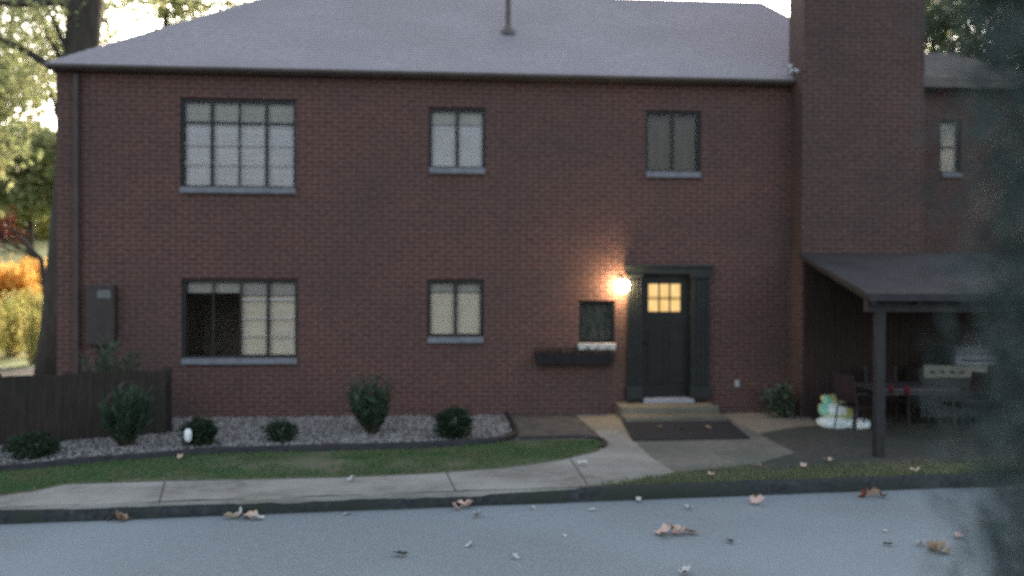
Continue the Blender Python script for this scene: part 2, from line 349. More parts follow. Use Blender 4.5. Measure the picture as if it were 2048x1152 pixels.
LAWN = [(-420, 1010), (0, 990), (60, 982), (130, 967), (320, 961), (700, 953), (850, 946), (1000, 935), (1120, 919), (1196, 901), (1212, 887), (1190, 882), (1035, 884),
        (900, 897), (800, 902), (600, 905), (400, 912), (200, 928), (0, 947), (-420, 985)]
swk = bpy.data.objects['sidewalk']
for jx0, jy0, jx1, jy1 in ((893, 945, 912, 983), (330, 962, 318, 1006), (1140, 917, 1176, 970)):
    a_ = Vector((*zp([(jx0, jy0)], .013)[0], .0125)); b_ = Vector((*zp([(jx1, jy1)], .013)[0], .0125))
    kind(MB().obox(a_, b_, .014, .006).build('joint', 'soil', swk), 'structure')
sheet('lawn_soil', LAWN, .004, 'lawn_soil')
BED = [(-420, 975), (0, 940), (200, 921), (400, 905), (600, 898), (800, 895), (900, 890), (1000, 882), (1032, 872), (1020, 845), (1008, 826), (330, 832), (-420, 880)]
sheet('gravel_bed_soil', BED, .006, 'mulch')
MULCH = [(1026, 879), (1040, 883), (1190, 881), (1212, 884), (1190, 862), (1150, 829), (1012, 826), (1022, 845), (1036, 872)]
sheet('mulch_bed', MULCH, .008, 'mulch')
SAND = [(1150, 829), (1190, 862), (1228, 858), (1262, 876), (1250, 840), (1240, 826)]
sheet('sand_patch', SAND, .009, 'sand')
FRONT = [(1240, 826), (1262, 876), (1302, 915), (1350, 944), (1420, 938), (1520, 925), (1590, 905), (1540, 880), (1520, 868), (1600, 850), (1605, 822)]
sheet('front_walk', FRONT, .013, 'patio')
kind(MB().poly_prism(zp([(1442, 826), (1515, 866), (1600, 852), (1640, 850), (1600, 822)], .017), 0, .017).build('sandy_walk', 'sand_grey'), 'structure')
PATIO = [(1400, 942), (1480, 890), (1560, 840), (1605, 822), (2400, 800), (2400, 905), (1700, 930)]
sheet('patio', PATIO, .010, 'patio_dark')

# ------------------------------------------------------------------ helper: point in polygon
def inpoly(P, poly):
    x, y = P[:, 0], P[:, 1]; r = np.zeros(len(P), bool); n = len(poly)
    for i in range(n):
        x0, y0 = poly[i]; x1, y1 = poly[(i+1) % n]
        c = ((y0 > y) != (y1 > y)) & (x < (x1-x0)*(y-y0)/((y1-y0) or 1e-9)+x0); r ^= c
    return r
def scatter(poly, n):
    a = np.array(poly); lo, hi = a.min(0), a.max(0)
    P = rng.uniform(lo, hi, size=(n, 2)); return P[inpoly(P, poly)]
def vnoise(P, s, off=0): return np.array([mnoise.noise(Vector((p[0]*s+off, p[1]*s, off))) for p in P])
def grass(P, name, mat, hmin, hmax):
    n = len(P); ang = rng.uniform(0, 2*np.pi, n); h = rng.uniform(hmin, hmax, n); w = rng.uniform(.004, .009, n)
    lean = rng.normal(0, .4, (n, 2))*h[:, None]
    b0 = np.c_[P[:, 0]-np.cos(ang)*w, P[:, 1]-np.sin(ang)*w, np.zeros(n)]; b1 = np.c_[P[:, 0]+np.cos(ang)*w, P[:, 1]+np.sin(ang)*w, np.zeros(n)]
    t = np.c_[P[:, 0]+lean[:, 0], P[:, 1]+lean[:, 1], h]
    V = np.stack([b0, b1, t], 1).reshape(-1, 3); m = MB(); m.v = list(map(tuple, V.tolist())); m.f = [(3*i, 3*i+1, 3*i+2) for i in range(n)]
    return m.build(name, mat)
P = scatter(zp(LAWN), 90000); k = vnoise(P, .9) + .5*vnoise(P, 2.7, 4) + rng.normal(0, .25, len(P)); P = P[k > -.3]
kind(grass(P, 'lawn_grass', 'grass', .025, .06), 'stuff', 'short patchy green grass between the gravel bed and sidewalk')
STRIP = [(1140, 976), (1225, 968), (1350, 947), (1500, 930), (1620, 926), (1800, 926), (2500, 890), (2500, 925), (2048, 944), (1600, 960)]
P = scatter(zp(STRIP), 28000)
edge = np.array([curb_d(*p) for p in P])
k = vnoise(P, 1.3, 9) + rng.normal(0, .3, len(P)) + .75 - 1.5*np.clip(edge-.12, 0, 2); P = P[(k > -.1) & (edge > .05)]
kind(grass(P, 'verge_grass', 'grass_strip', .03, .085), 'stuff', 'yellowish green grass strip growing along the curb in front of the patio')
# gravel
P = scatter(zp(BED, .006), 26000); n = len(P)
m = MB(); ico = [(0,0,1),(.9,0,.3),(.28,.85,.3),(-.72,.53,.3),(-.72,-.53,.3),(.28,-.85,.3)]; icf = [(0,1,2),(0,2,3),(0,3,4),(0,4,5),(0,5,1)]
ia = np.array(ico); sc = rng.uniform(.010, .026, n); an = rng.uniform(0, 6.28, n)
ca, sa = np.cos(an), np.sin(an)
V = np.stack([P[:, :1] + sc[:, None]*(ca[:, None]*ia[:, 0]-sa[:, None]*ia[:, 1]), P[:, 1:] + sc[:, None]*(sa[:, None]*ia[:, 0]+ca[:, None]*ia[:, 1]), .004 + sc[:, None]*ia[:, 2]*.8 + rng.uniform(0, .012, (n, 1))], 2).reshape(-1, 3)
m.v = list(map(tuple, V.tolist())); m.f = [tuple(i+6*q for i in f) for q in range(n) for f in icf]
kind(m.build('gravel', 'pebble'), 'stuff', 'pale grey gravel filling the planting bed along the house')
# edging
def edging(name, px, w, h, label):
    pts = [Vector((*p, 0)) for p in zp(px)]; q = []
    for i in range(len(pts)-1):
        for t in np.linspace(0, 1, 8, endpoint=False): q.append(pts[i].lerp(pts[i+1], t))
    q.append(pts[-1])
    for _ in range(6): q = [q[0]] + [(q[i-1]+q[i]*2+q[i+1])/4 for i in range(1, len(q)-1)] + [q[-1]]
    m = MB(); vs = []
    for i, p in enumerate(q):
        d = (q[min(i+1, len(q)-1)]-q[max(i-1, 0)]).normalized(); nn = Vector((-d.y, d.x, 0))
        hh = h*(1+.15*mnoise.noise(p*1.5))
        for (a, b) in ((-w, -.02), (-w, hh*.7), (-w*.4, hh), (w*.4, hh), (w, hh*.7), (w, -.02)): vs.append(p+nn*a+Vector((0, 0, b)))
    m.add(vs, [(i*6+k, (i+1)*6+k, (i+1)*6+k+1, i*6+k+1) for i in range(len(q)-1) for k in range(5)])
    c = q[len(q)//2]
    return tag(m.build(name, 'edging', loc=(c.x, c.y, 0), smooth=True), label, 'edging')
edging('bed_edging', [(-420, 980), (0, 944), (200, 925), (400, 909), (600, 901), (800, 898), (900, 893), (1000, 885), (1034, 874), (1024, 850), (1010, 827)], .035, .085, 'long black curved edging along the front of the gravel bed')
edging('lawn_edging', [(1040, 880), (1110, 878), (1180, 877), (1206, 882), (1212, 890), (1204, 898)], .03, .05, 'short dark edging between the brown mulch and the rounded lawn tip')

# ------------------------------------------------------------------ house
house = thing('brick_house', 'two storey red brick house with hipped grey roof, wide chimney and black front door', 'house', (0, 0, 0))
XL = FX(113); XR = FX(1592); ZT = FZ(160, 1024); DEEP = 9.2
def hole(x0, x1, y0, y1):   # pixel rect -> façade metres
    a = onY((x0+x1)/2, y0); b = onY((x0+x1)/2, y1); return (FX(x0, 0, (y0+y1)/2), FX(x1, 0, (y0+y1)/2), b.z, a.z)
W_UL = hole(360, 593, 197, 375); W_LL = hole(363, 596, 557, 716); W_UM = hole(857, 972, 215, 336); W_LM = hole(854, 968, 559, 674)
W_UR = hole(1291, 1402, 221, 344); W_SM = hole(1157, 1230, 601, 686); DOOR = hole(1284, 1384, 548, 797)
holes = [W_UL, W_LL, W_UM, W_LM, W_UR, W_SM, DOOR]
def wall_holes(m, x0, x1, z0, z1, holes, y=0.0, dep=.13):
    X = sorted({x0, x1, *[h[0] for h in holes], *[h[1] for h in holes]}); Z = sorted({z0, z1, *[h[2] for h in holes], *[h[3] for h in holes]})
    for i in range(len(X)-1):
        for j in range(len(Z)-1):
            cx, cz = (X[i]+X[i+1])/2, (Z[j]+Z[j+1])/2
            if any(h[0] < cx < h[1] and h[2] < cz < h[3] for h in holes): continue
            m.add([(X[i], y, Z[j]), (X[i+1], y, Z[j]), (X[i+1], y, Z[j+1]), (X[i], y, Z[j+1])], [(0, 1, 2, 3)])
    for a, b, c, d in holes:
        m.add([(a, y, c), (b, y, c), (b, y, d), (a, y, d), (a, y+dep, c), (b, y+dep, c), (b, y+dep, d), (a, y+dep, d)], [(0, 4, 5, 1), (1, 5, 6, 2), (2, 6, 7, 3), (3, 7, 4, 0)])
wm = MB(); wall_holes(wm, XL, XR+.4, -.05, ZT, holes)
XE = FX(1846, -.56)-.12
wm.add([(XL, 0, -.05), (XL, DEEP, -.05), (XL, DEEP, ZT), (XL, 0, ZT)], [(0, 3, 2, 1)])
wm.add([(XL, DEEP, -.05), (XE, DEEP, -.05), (XE, DEEP, ZT), (XL, DEEP, ZT)], [(0, 1, 2, 3)])
wm.add([(XR+.4, 0, -.05), (XE, 0, -.05), (XE, 0, ZT), (XR+.4, 0, ZT)], [(0, 1, 2, 3)])
wm.add([(XE, 0, -.05), (XE, DEEP, -.05), (XE, DEEP, ZT), (XE, 0, ZT)], [(0, 1, 2, 3)])
wm.build('wall', 'brick', house)
# inside: floors and dark partition, so windows look into rooms
im = MB(); im.box(XL+.004, XE-.004, .004, DEEP-.004, 2.95, 3.1); im.box(XL+.005, XE-.005, 3.2, 3.3, 0, 2.95); im.box(XL+.005, XE-.005, 3.2, 3.3, 3.1, ZT-.12); im.box(XL+.15, XE-.1, .16, 3.2, .0, .1)
im.box(XL+.004, XE-.004, .004, DEEP-.004, ZT-.12, ZT-.06)

for px_ in (300, 690, 1040, 1262, 1408): im.box(FX(px_)-.04, FX(px_)+.04, .004, 3.2, .1, 2.95)
im.build('room', 'room', house)
# roof: hip
ov = .22
eL = onY(104, 118, -ov); ez = FZ(146, 1024, -ov); RY = DEEP/2
rl = onY(585, -18, RY); rr = onY(1522, -1, RY); rz = (rl.z+rr.z)/2
ex0 = XL-.10; ex1 = XE+.12
rm = MB()
A = (ex0, -ov, ez); B = (ex1, -ov, ez); Cc = (ex1, DEEP+ov, ez); D = (ex0, DEEP+ov, ez); Ea = (rl.x, RY, rz); Eb = (rr.x, RY, rz)
rm.add([A, B, Cc, D, Ea, Eb], [(0, 1, 5, 4), (1, 2, 5), (2, 3, 4, 5), (3, 0, 4)])
roof = rm.build('roof', 'shingle', house)
# shingle courses: thin raised butts across the front slope
sm = MB(); ncs = 34
for i in range(1, ncs):
    t = i/ncs; y = -ov+(RY+ov)*t; z = ez+(rz-ez)*t
    xa = ex0+(rl.x-ex0)*t; xb = ex1+(rr.x-ex1)*t; nn = Vector((0, -(rz-ez), RY+ov)).normalized(); s = Vector((0, RY+ov, rz-ez)).normalized()
    p = [Vector((xa+.05, y, z)), Vector((xb-.05, y, z))]
    sm.add([p[0], p[1], p[1]+nn*.008, p[0]+nn*.008, p[0]+s*.14+nn*.001, p[1]+s*.14+nn*.001], [(0, 1, 2, 3), (3, 2, 5, 4)])
sm.build('shingle_course', 'shingle', roof)
fm = MB(); fm.box(ex0+.02, ex1, -ov+.01, -ov+.04, ez-.075, ez-.01); fm.box(ex0+.01, ex0+.04, -ov+.041, DEEP+ov, ez-.075, ez-.01)
fm.build('fascia', 'fascia', house)
gm = MB(); gp = [(-ov-.06, ez-.012), (-ov-.06, ez-.03), (-ov-.045, ez-.06), (-ov-.005, ez-.06), (-ov-.005, ez-.012)]
gm.add([(x, y, z) for x in (ex0, FX(1585, -ov)) for y, z in gp], [(0, 5, 6, 1), (1, 6, 7, 2), (2, 7, 8, 3), (3, 8, 9, 4), (0, 1, 2, 3, 4), (9, 8, 7, 6, 5)])
gm.build('gutter', 'fascia', house)
MB().box(ex0+.05, ex1, -ov+.05, -.005, ez-.085, ez-.06).build('soffit', 'fascia', house)
dx = FX(156); MB().box(dx-.045, dx+.045, -.10, -.02, .1, ez-.13, .012).build('downspout', 'downspout', house)
# vent pipe
vp = None
d = ray(1016, 66); nrm = Vector((0, -(rz-ez), RY+ov)).normalized(); t = (Vector(A)-CAM).dot(nrm)/d.dot(nrm); vp = CAM+d*t
vm = MB(); vm.tube([vp-Vector((0, 0, .1)), vp+Vector((0, 0, 1.0))], .055, 14)
pv = vm.build('vent_pipe', 'fascia', roof, smooth=False)
vb = MB(); vb.lathe(vp, [(.17, -.06), (.15, .03), (.08, .12), (.06, .16)], 16); vb.build('pipe_boot', 'fascia', roof)
# chimney
PJ = .56
cx0 = FX(1604, -PJ); cx1 = FX(1846, -PJ); cm_ = MB(); cm_.box(cx0, cx1, -PJ, .08, -.05, 10.3)
chim = cm_.build('chimney', 'brick_chimney', house)
MB().box(cx0-.08, cx1+.08, -PJ-.08, .16, 10.3, 10.5, .02).build('chimney_cap', 'concrete', chim)
# wing on the right, set back
WY = 2.6
wx0 = XE; wx1 = FX(2075, WY); wz = FZ(163, 1900, WY)
W_WG = (FX(1880, WY, 290), FX(1923, WY, 290), FZ(345, 1900, WY), FZ(240, 1900, WY))
w2 = MB(); wall_holes(w2, XR+.5, wx1, -.05, wz, [W_WG], y=WY)
w2.add([(wx1, WY, -.05), (wx1, 9, -.05), (wx1, 9, wz), (wx1, WY, wz)], [(0, 1, 2, 3)])
w2.build('wing_wall', 'brick_chimney', house)
wr = MB(); pk = onY(1800, 104, WY+3); pk2 = onY(1905, 118, WY+3)
wr.add([(cx1-.6, WY-.35, wz-.02), (wx1+.35, WY-.35, wz-.02), (wx1+.35, WY+6.5, wz-.02), (cx1-.6, WY+6.5, wz-.02), (pk.x, WY+3, pk.z), (pk2.x, WY+3, pk.z)], [(0, 1, 5, 4), (1, 2, 5), (2, 3, 4, 5)])
wr.build('wing_roof', 'canopy_roof', house)
MB().box(cx1, wx1+.33, WY-.36, WY-.33, wz-.2, wz-.03).build('wing_fascia', 'fascia', house)

def window(rect, muls, trans, blind, cols=None, sill='sill', y=0.0, fr=.055, label=None, glass=True, rail=None):
    x0, x1, z0, z1 = rect; g_ = .002
    fy0, fy1 = y+.05, y+.10
    m = MB(); x0 += g_; x1 -= g_; z0 += g_; z1 -= g_
    m.box(x0, x0+fr, fy0, fy1, z0, z1); m.box(x1-fr, x1, fy0, fy1, z0, z1)
    m.box(x0+fr, x1-fr, fy0, fy1, z1-fr, z1); m.box(x0+fr, x1-fr, fy0, fy1, z0, z0+fr*.6)
    w = m.build('window', 'steel', house)
    if label: w['label'] = label
    ix0, ix1, iz0, iz1 = x0+fr, x1-fr, z0+fr*.6, z1-fr
    if muls or trans:
        mm = MB()
        for f_, t_ in muls:
            xc = ix0+(ix1-ix0)*f_; mm.box(xc-t_/2, xc+t_/2, fy0+.006, fy1-.004, iz0, iz1)
        if muls: mm.build('mullion', 'steel', w)
        for f_, t_, *xr in trans:
            zc = iz1-(iz1-iz0)*f_; MB().box(ix0+(ix1-ix0)*(xr[0] if xr else 0), ix1, fy0+.012, fy1-.010, zc-t_/2, zc+t_/2).build('glazing_bar', 'steel' if t_ > .024 else 'sash_grey', w)
    gm_ = MB().add([(ix0, fy0+.03, iz0), (ix1, fy0+.03, iz0), (ix1, fy0+.03, iz1), (ix0, fy0+.03, iz1)], [(0, 1, 2, 3)])
    gm_.build('pane', 'glass', w)
    for (f0, f1, zb, mat, *zt0) in blind:      # slatted blinds close behind the glass
        bm_ = MB(); xa = ix0+(ix1-ix0)*f0+.004; xb = ix0+(ix1-ix0)*f1-.004; zt = iz1-.01-(iz1-iz0)*(zt0[0] if zt0 else 0); za = iz1-(iz1-iz0)*zb+.012
        n = max(2, int((zt-za)/.036)); st = (zt-za)/n; yb = y+.155
        for i in range(n):
            zt_ = zt-i*st; tl = .011+.006*math.sin(i*2.1)*random.random()
            bm_.add([(xa, yb-tl, zt_-st*.95), (xb, yb-tl, zt_-st*.95), (xb, yb, zt_-st*.45), (xa, yb, zt_-st*.45), (xb, yb+.006, zt_+.004), (xa, yb+.006, zt_+.004)], [(0, 1, 2, 3), (3, 2, 4, 5)])
        bm_.build('blind', mat, w)
    if sill:
        sx = -.01
        MB().box(x0-sx, x1+sx, y-.07, y+.045, z0-.105, z0-.003, .008).build('sill', sill, w)
    return w
BIGM = [(.25, .05), (.5, .022), (.75, .05)]
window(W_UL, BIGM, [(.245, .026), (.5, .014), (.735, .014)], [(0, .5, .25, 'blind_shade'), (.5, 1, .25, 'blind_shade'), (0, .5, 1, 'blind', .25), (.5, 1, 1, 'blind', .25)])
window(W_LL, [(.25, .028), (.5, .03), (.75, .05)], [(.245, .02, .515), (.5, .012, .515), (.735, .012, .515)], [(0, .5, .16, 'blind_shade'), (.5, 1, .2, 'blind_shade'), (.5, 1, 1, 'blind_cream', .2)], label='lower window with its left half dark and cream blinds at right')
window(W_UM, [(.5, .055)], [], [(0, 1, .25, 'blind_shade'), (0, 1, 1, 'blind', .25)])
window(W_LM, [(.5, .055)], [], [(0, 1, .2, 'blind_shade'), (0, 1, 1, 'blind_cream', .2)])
w_ = window(W_UR, [(.5, .055)], [], [], label='dim upper window without white blinds, over the door')
x0, x1, z0, z1 = W_UR
def drape(x0, x1, z0, z1, y, amp, n, mat, parent):
    m = MB(); vs = []
    for i in range(n+1):
        x = x0+(x1-x0)*i/n; yy = y+amp*math.sin(i*1.25)+amp*.4*math.sin(i*.37)
        vs += [(x, yy, z0), (x, yy, z1)]
    m.add(vs, [(2*i, 2*i+2, 2*i+3, 2*i+1) for i in range(n)]); return m.build('curtain', mat, parent, smooth=True)
M['curtain_up'] = pmat('curtain_up', (.085, .066, .048), (.125, .10, .075), scale=3, rough=.9, stretch=(3, 1, .6))
drape(x0+.05, x1-.05, z0+.04, z1-.05, .2, .02, 40, 'curtain_up', w_)
ws = window(W_SM, [], [], [], sill=None, fr=.035, label='small window with dark curtain and white sill beside the porch lamp')
x0, x1, z0, z1 = W_SM; drape(x0+.03, x1-.03, z0+.03, z1-.04, .19, .025, 30, 'curtain', ws)
MB().box(x0-.02, x1+.0, -.11, .045, z0-.115, z0-.003, .008).build('sill', 'white_sill', ws)
wg = window(W_WG, [], [(.5, .03)], [(0, 1, 1, 'blind_shade')], y=WY, fr=.05, label='narrow window high on the set back wing')

# door and surround
x0, x1, z0, z1 = DOOR
dm = MB(); px0 = FX(1297, .07, 595); px1 = FX(1361, .07, 595); pz0 = FZ(623, 1330, .07); pz1 = FZ(568, 1330, .07)
wall_holes(dm, x0+.004, x1-.004, z0+.02, z1-.004, [(px0, px1, pz0, pz1)], y=.07, dep=.035)
door = dm.build('door', 'door', house)
# raised panels, lock rail
pm = MB(); mid = (x0+x1)/2
for a, b in ((x0+.12, mid-.05), (mid+.05, x1-.12)): pm.box(a, b, .055, .069, z0+.25, pz0-.28, .01)
pm.build('panel', 'door', door)
mm = MB()
for f_ in (1/3, 2/3):
    xc = px0+(px1-px0)*f_; mm.box(xc-.012, xc+.012, .062, .10, pz0, pz1)
mm.build('muntin', 'door', door)
MB().add([(px0, .104, pz0), (px1, .104, pz0), (px1, .104, pz1), (px0, .104, pz1)], [(0, 1, 2, 3)]).build('pane', 'glass', door)
gl = MB().add([(px0-.03, .135, pz0-.03), (px1+.03, .135, pz0-.03), (px1+.03, .135, pz1+.03), (px0-.03, .135, pz1+.03)], [(0, 1, 2, 3)]).build('lit_curtain', 'glow', door)
zm = (pz0+pz1)/2; MB().box(px0-.02, px1+.02, .118, .128, zm-.045, zm+.02).build('curtain_rail', 'glow_rail', door)
kn = MB(); kn.tube([(x0+.075, .07, z0+.98), (x0+.075, .0, z0+.98)], [.012, .012], 10); kn.tube([(x0+.075, .02, z0+.98), (x0+.075, .0, z0+.98), (x0+.075, -.03, z0+.98)], [.02, .032, .018], 12)
kn.build('door_knob', 'metal_black', door, smooth=True)
def pilaster(a, b, zb, zt):
    m = MB(); n = 4; prj = .12; m.box(a, b, -prj+.03, -.003, zb+.22, zt)
    w = (b-a)/n
    for i in range(n): m.box(a+w*i+w*.27, a+w*(i+1)-w*.27, -prj, -prj+.029, zb+.24, zt-.02, .01)
    p = m.build('pilaster', 'dark_trim', house)
    MB().box(a-.025, b+.025, -prj-.04, -.003, zb, zb+.218, .015).build('plinth', 'dark_trim', p)
    MB().box(a-.02, b+.02, -prj-.025, -.003, zt+.002, zt+.07, .01).build('capital', 'dark_trim', p)
zt = FZ(556, 1330, -.12)
pilaster(FX(1256, -.12), FX(1284.5, -.12), z0, zt); pilaster(FX(1383.5, -.12), FX(1421, -.12), z0, zt)
em = MB(); ea, eb = FX(1252, -.14), FX(1425, -.14); et = FZ(529, 1330, -.14)
em.box(ea, eb, -.13, -.003, zt+.073, et-.06); em.box(ea-.02, eb+.02, -.17, -.003, et-.058, et, .015)
em.build('door_head', 'dark_trim', house)
MB().box(x0-.0, x1+.0, -.16, .065, z0-.06, z0+.018, .008).build('threshold', 'threshold', house)
# meter cabinet on the wall left
mx0, mx1 = FX(178), FX(236); mz0, mz1 = FZ(690, 205), FZ(570, 205)
mb = MB().box(mx0, mx1, -.16, -.004, mz0, mz1, .02).build('meter_box', 'meter', house)
MB().box(mx0+.2, mx1-.06, -.175, -.161, mz1-.22, mz1-.08).build('label_plate', 'plate', mb)
MB().tube([((mx0+mx1)/2, -.07, mz0), ((mx0+mx1)/2, -.07, .0)], .03, 8).build('conduit', 'meter', mb)

# canopy at the right
CY0 = -PJ-.02; CY1 = onZ(1757, 915).y
kx0 = FX(1596, CY0); kx1 = FX(2090, CY0)
kzb = FZ(506, 1620, CY0); kzf = FZ(588, 1745, CY1-.25)
can = MB(); th = .05; yf = CY1-.25
kxf = FX(1738, yf, 590)
can.add([(kxf, yf, kzf-th), (kx1, yf, kzf-th), (kx1, CY0, kzb-th), (kx0, CY0, kzb-th), (kxf, yf, kzf), (kx1, yf, kzf), (kx1, CY0, kzb), (kx0, CY0, kzb)],
        [(0, 3, 2, 1), (4, 5, 6, 7), (0, 1, 5, 4), (1, 2, 6, 5), (2, 3, 7, 6), (3, 0, 4, 7)])
canopy = can.build('canopy', 'canopy_roof', house)
bm2 = MB(); bm2.box(kxf+.08, kx1-.1, CY1-.06, CY1+.06, kzf-.24, kzf-.075)
nr = 9
for i in range(nr):
    xx = kx0+.12+(kx1-kx0-.24)*i/(nr-1); xf = kxf+.12+(kx1-kxf-.24)*i/(nr-1); bm2.obox((xf, yf+.05, kzf-.115+.01), (xx, CY0-.03, kzb-.115), .05, .075)
bm2.build('rafter', 'post', canopy)
MB().box(kxf, kx1, yf-.03, yf-.004, kzf-.09, kzf+.006).build('eave_board', 'post', canopy)
pcx = onZ(1757, 915).x
for xx in (pcx, kx1-.25):
    MB().box(xx-.06, xx+.06, CY1-.058, CY1+.058, 0, kzf-.24, .008).build('post', 'post', canopy)
MB().box(kx1-.31, kx1-.19, CY0-.2, CY0-.08, 0, kzb-.2, .008).build('post', 'post', canopy)

pw = MB(); nb = 46  # added board wall, coloured near-black in place of brick shaded by the canopy
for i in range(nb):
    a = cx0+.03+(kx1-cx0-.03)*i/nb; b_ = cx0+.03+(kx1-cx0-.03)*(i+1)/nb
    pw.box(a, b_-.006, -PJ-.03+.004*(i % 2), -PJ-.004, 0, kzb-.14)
pw.build('shade_wall', 'porch_shade', house)
# concrete steps
sx0, sx1 = FX(1243, -.5), FX(1436, -.5); zS = z0-.062
st = thing('front_steps', 'two low tan concrete steps below the black front door', 'steps', ((sx0+sx1)/2, -.4, 0))
MB().box(sx0, sx1, -.62, -.004, 0, zS, .012).build('upper_step', 'step', st)
MB().box(sx0-.02, sx1+.03, -.98, -.622, 0, zS*.48, .012).build('lower_step', 'step', st)
# door mat
mp_ = zp([(1243, 841), (1452, 837), (1500, 877), (1266, 882)], .02)
mt = MB().poly_prism(mp_, .018, .034); c = onZ(1365, 860)
tag(mt.build('door_mat', 'mat', loc=(c.x, c.y, .018)), 'large black rubber mat lying before the front steps', 'doormat')

# wall lantern
lp = onY(1245, 570, -.17); la = thing('wall_lantern', 'lit globe wall lamp glowing warm beside the front door', 'wall lamp', (lp.x, 0, lp.z))
MB().lathe((lp.x, lp.y, lp.z), [(.02, -.13), (.075, -.10), (.115, -.04), (.12, .015), (.095, .06), (.045, .08)], 20).build('globe', 'lamp', la, smooth=True)
lm = MB(); lm.lathe((lp.x, lp.y, lp.z), [(.045, .082), (.05, .09), (.02, .12), (.008, .16)], 16)
lm.build('cap', 'metal_black', la)
lb = MB(); lb.box(lp.x-.045, lp.x+.045, -.02, -.003, lp.z-.02, lp.z+.17, .005); lb.tube([(lp.x, -.015, lp.z+.12), (lp.x, -.08, lp.z+.17), (lp.x, -.16, lp.z+.155)], .01, 8)
lb.build('bracket', 'metal_black', la)
# planter box below the small window
bx0, bx1 = FX(1070, -.12, 705), FX(1229, -.12, 705); bz1 = FZ(706, 1150, -.15); bz0 = FZ(730, 1150, -.15)
pb = thing('wall_planter', 'long dark planter box with withered plants on the wall under the small window', 'planter', ((bx0+bx1)/2, 0, bz0))
MB().add([(bx0+.04, -.17, bz0), (bx1-.04, -.17, bz0), (bx1-.04, -.004, bz0), (bx0+.04, -.004, bz0), (bx0, -.22, bz1), (bx1, -.22, bz1), (bx1, -.004, bz1), (bx0, -.004, bz1)],
         [(0, 3, 2, 1), (0, 1, 5, 4), (1, 2, 6, 5), (2, 3, 7, 6), (3, 0, 4, 7), (4, 5, 6, 7)]).build('box', 'edging', pb)
n = 420; P = np.c_[rng.uniform(bx0, bx1, n), rng.uniform(-.2, -.03, n), rng.uniform(0, 1, n)]; hh = .05+.07*np.abs(np.sin(P[:, 0]*17))
P[:, 2] = bz1 + P[:, 2]*hh
MB().leaves(P, rng.normal(size=(n, 3)) + np.array([0, 0, 1.2]), rng.uniform(.03, .07, n), .018).build('foliage', 'dead', pb)
# outlet
op = onY(1473, 767); oc = thing('wall_outlet', 'small white outlet cover on the brick right of the door', 'outlet', (op.x, 0, op.z))
MB().box(op.x-.04, op.x+.04, -.045, -.003, op.z-.065, op.z+.065, .012).build('cover', 'off_white', oc)
MB().box(op.x-.028, op.x+.028, -.052, -.046, op.z-.05, op.z+.035, .003).build('lid', 'off_white', oc)
# flood light at the eave
fp = onY(1583, 140, -ov-.05); fl = thing('flood_light', 'white twin floodlight at the roof edge against the chimney', 'floodlight', tuple(fp))
for dx_, dz_, tl in ((-.05, .06, -.2), (.07, -.02, .35)):
    q = Vector((fp.x+dx_, fp.y-.05, fp.z+dz_)); dd = Vector((tl, -.8, -.45)).normalized()
    MB().tube([q-dd*.05, q, q+dd*.05, q+dd*.06], [.015, .028, .046, .042], 14).build('lamp_head', 'lamp_grey', fl, smooth=True)
MB().tube([(fp.x+.02, fp.y+.06, fp.z-.03), (fp.x, fp.y, fp.z)], .03, 10).build('bracket', 'white_plastic', fl)

# ------------------------------------------------------------------ fence at the left
f0 = onZ(-420, 925); f1 = onZ(338, 868)
fe = thing('wooden_fence', 'low dark brown board fence in front of the left house corner', 'fence', tuple((f0+f1)/2))
fd = (f1-f0).normalized(); fl_ = (f1-f0).length; bw = .14; bmesh_ = MB(); i = 0; s = 0
fh = .97
while s < fl_-bw:
    p = f0+fd*s; q = p+fd*(bw+.003); h = fh+random.uniform(-.012, .012); nn = Vector((-fd.y, fd.x, 0))*.02
    yy = .004*(-1)**int(round(s/bw)); nn0 = Vector((-fd.y, fd.x, 0))*yy
    v = [p+nn0, q+nn0, q+nn0+nn, p+nn0+nn]
    bmesh_.add([*v, *[Vector((a.x, a.y, h)) for a in v]], [(0, 3, 2, 1), (4, 5, 6, 7), (0, 1, 5, 4), (1, 2, 6, 5), (2, 3, 7, 6), (3, 0, 4, 7)])
    s += bw
bmesh_.build('board_panel', 'fence', fe)
for hz in (.25, .82):
    nn = Vector((-fd.y, fd.x, 0))*.045
    MB().obox(f0+nn+Vector((0, 0, hz)), f1+nn+Vector((0, 0, hz)), .04, .09).build('rail', 'fence', fe)
for k_ in range(5):
    p = f0+fd*(fl_*k_/4)+Vector((-fd.y, fd.x, 0))*.12
    MB().box(p.x-.05, p.x+.05, p.y-.05, p.y+.05, 0, fh+.03).build('post', 'fence', fe)

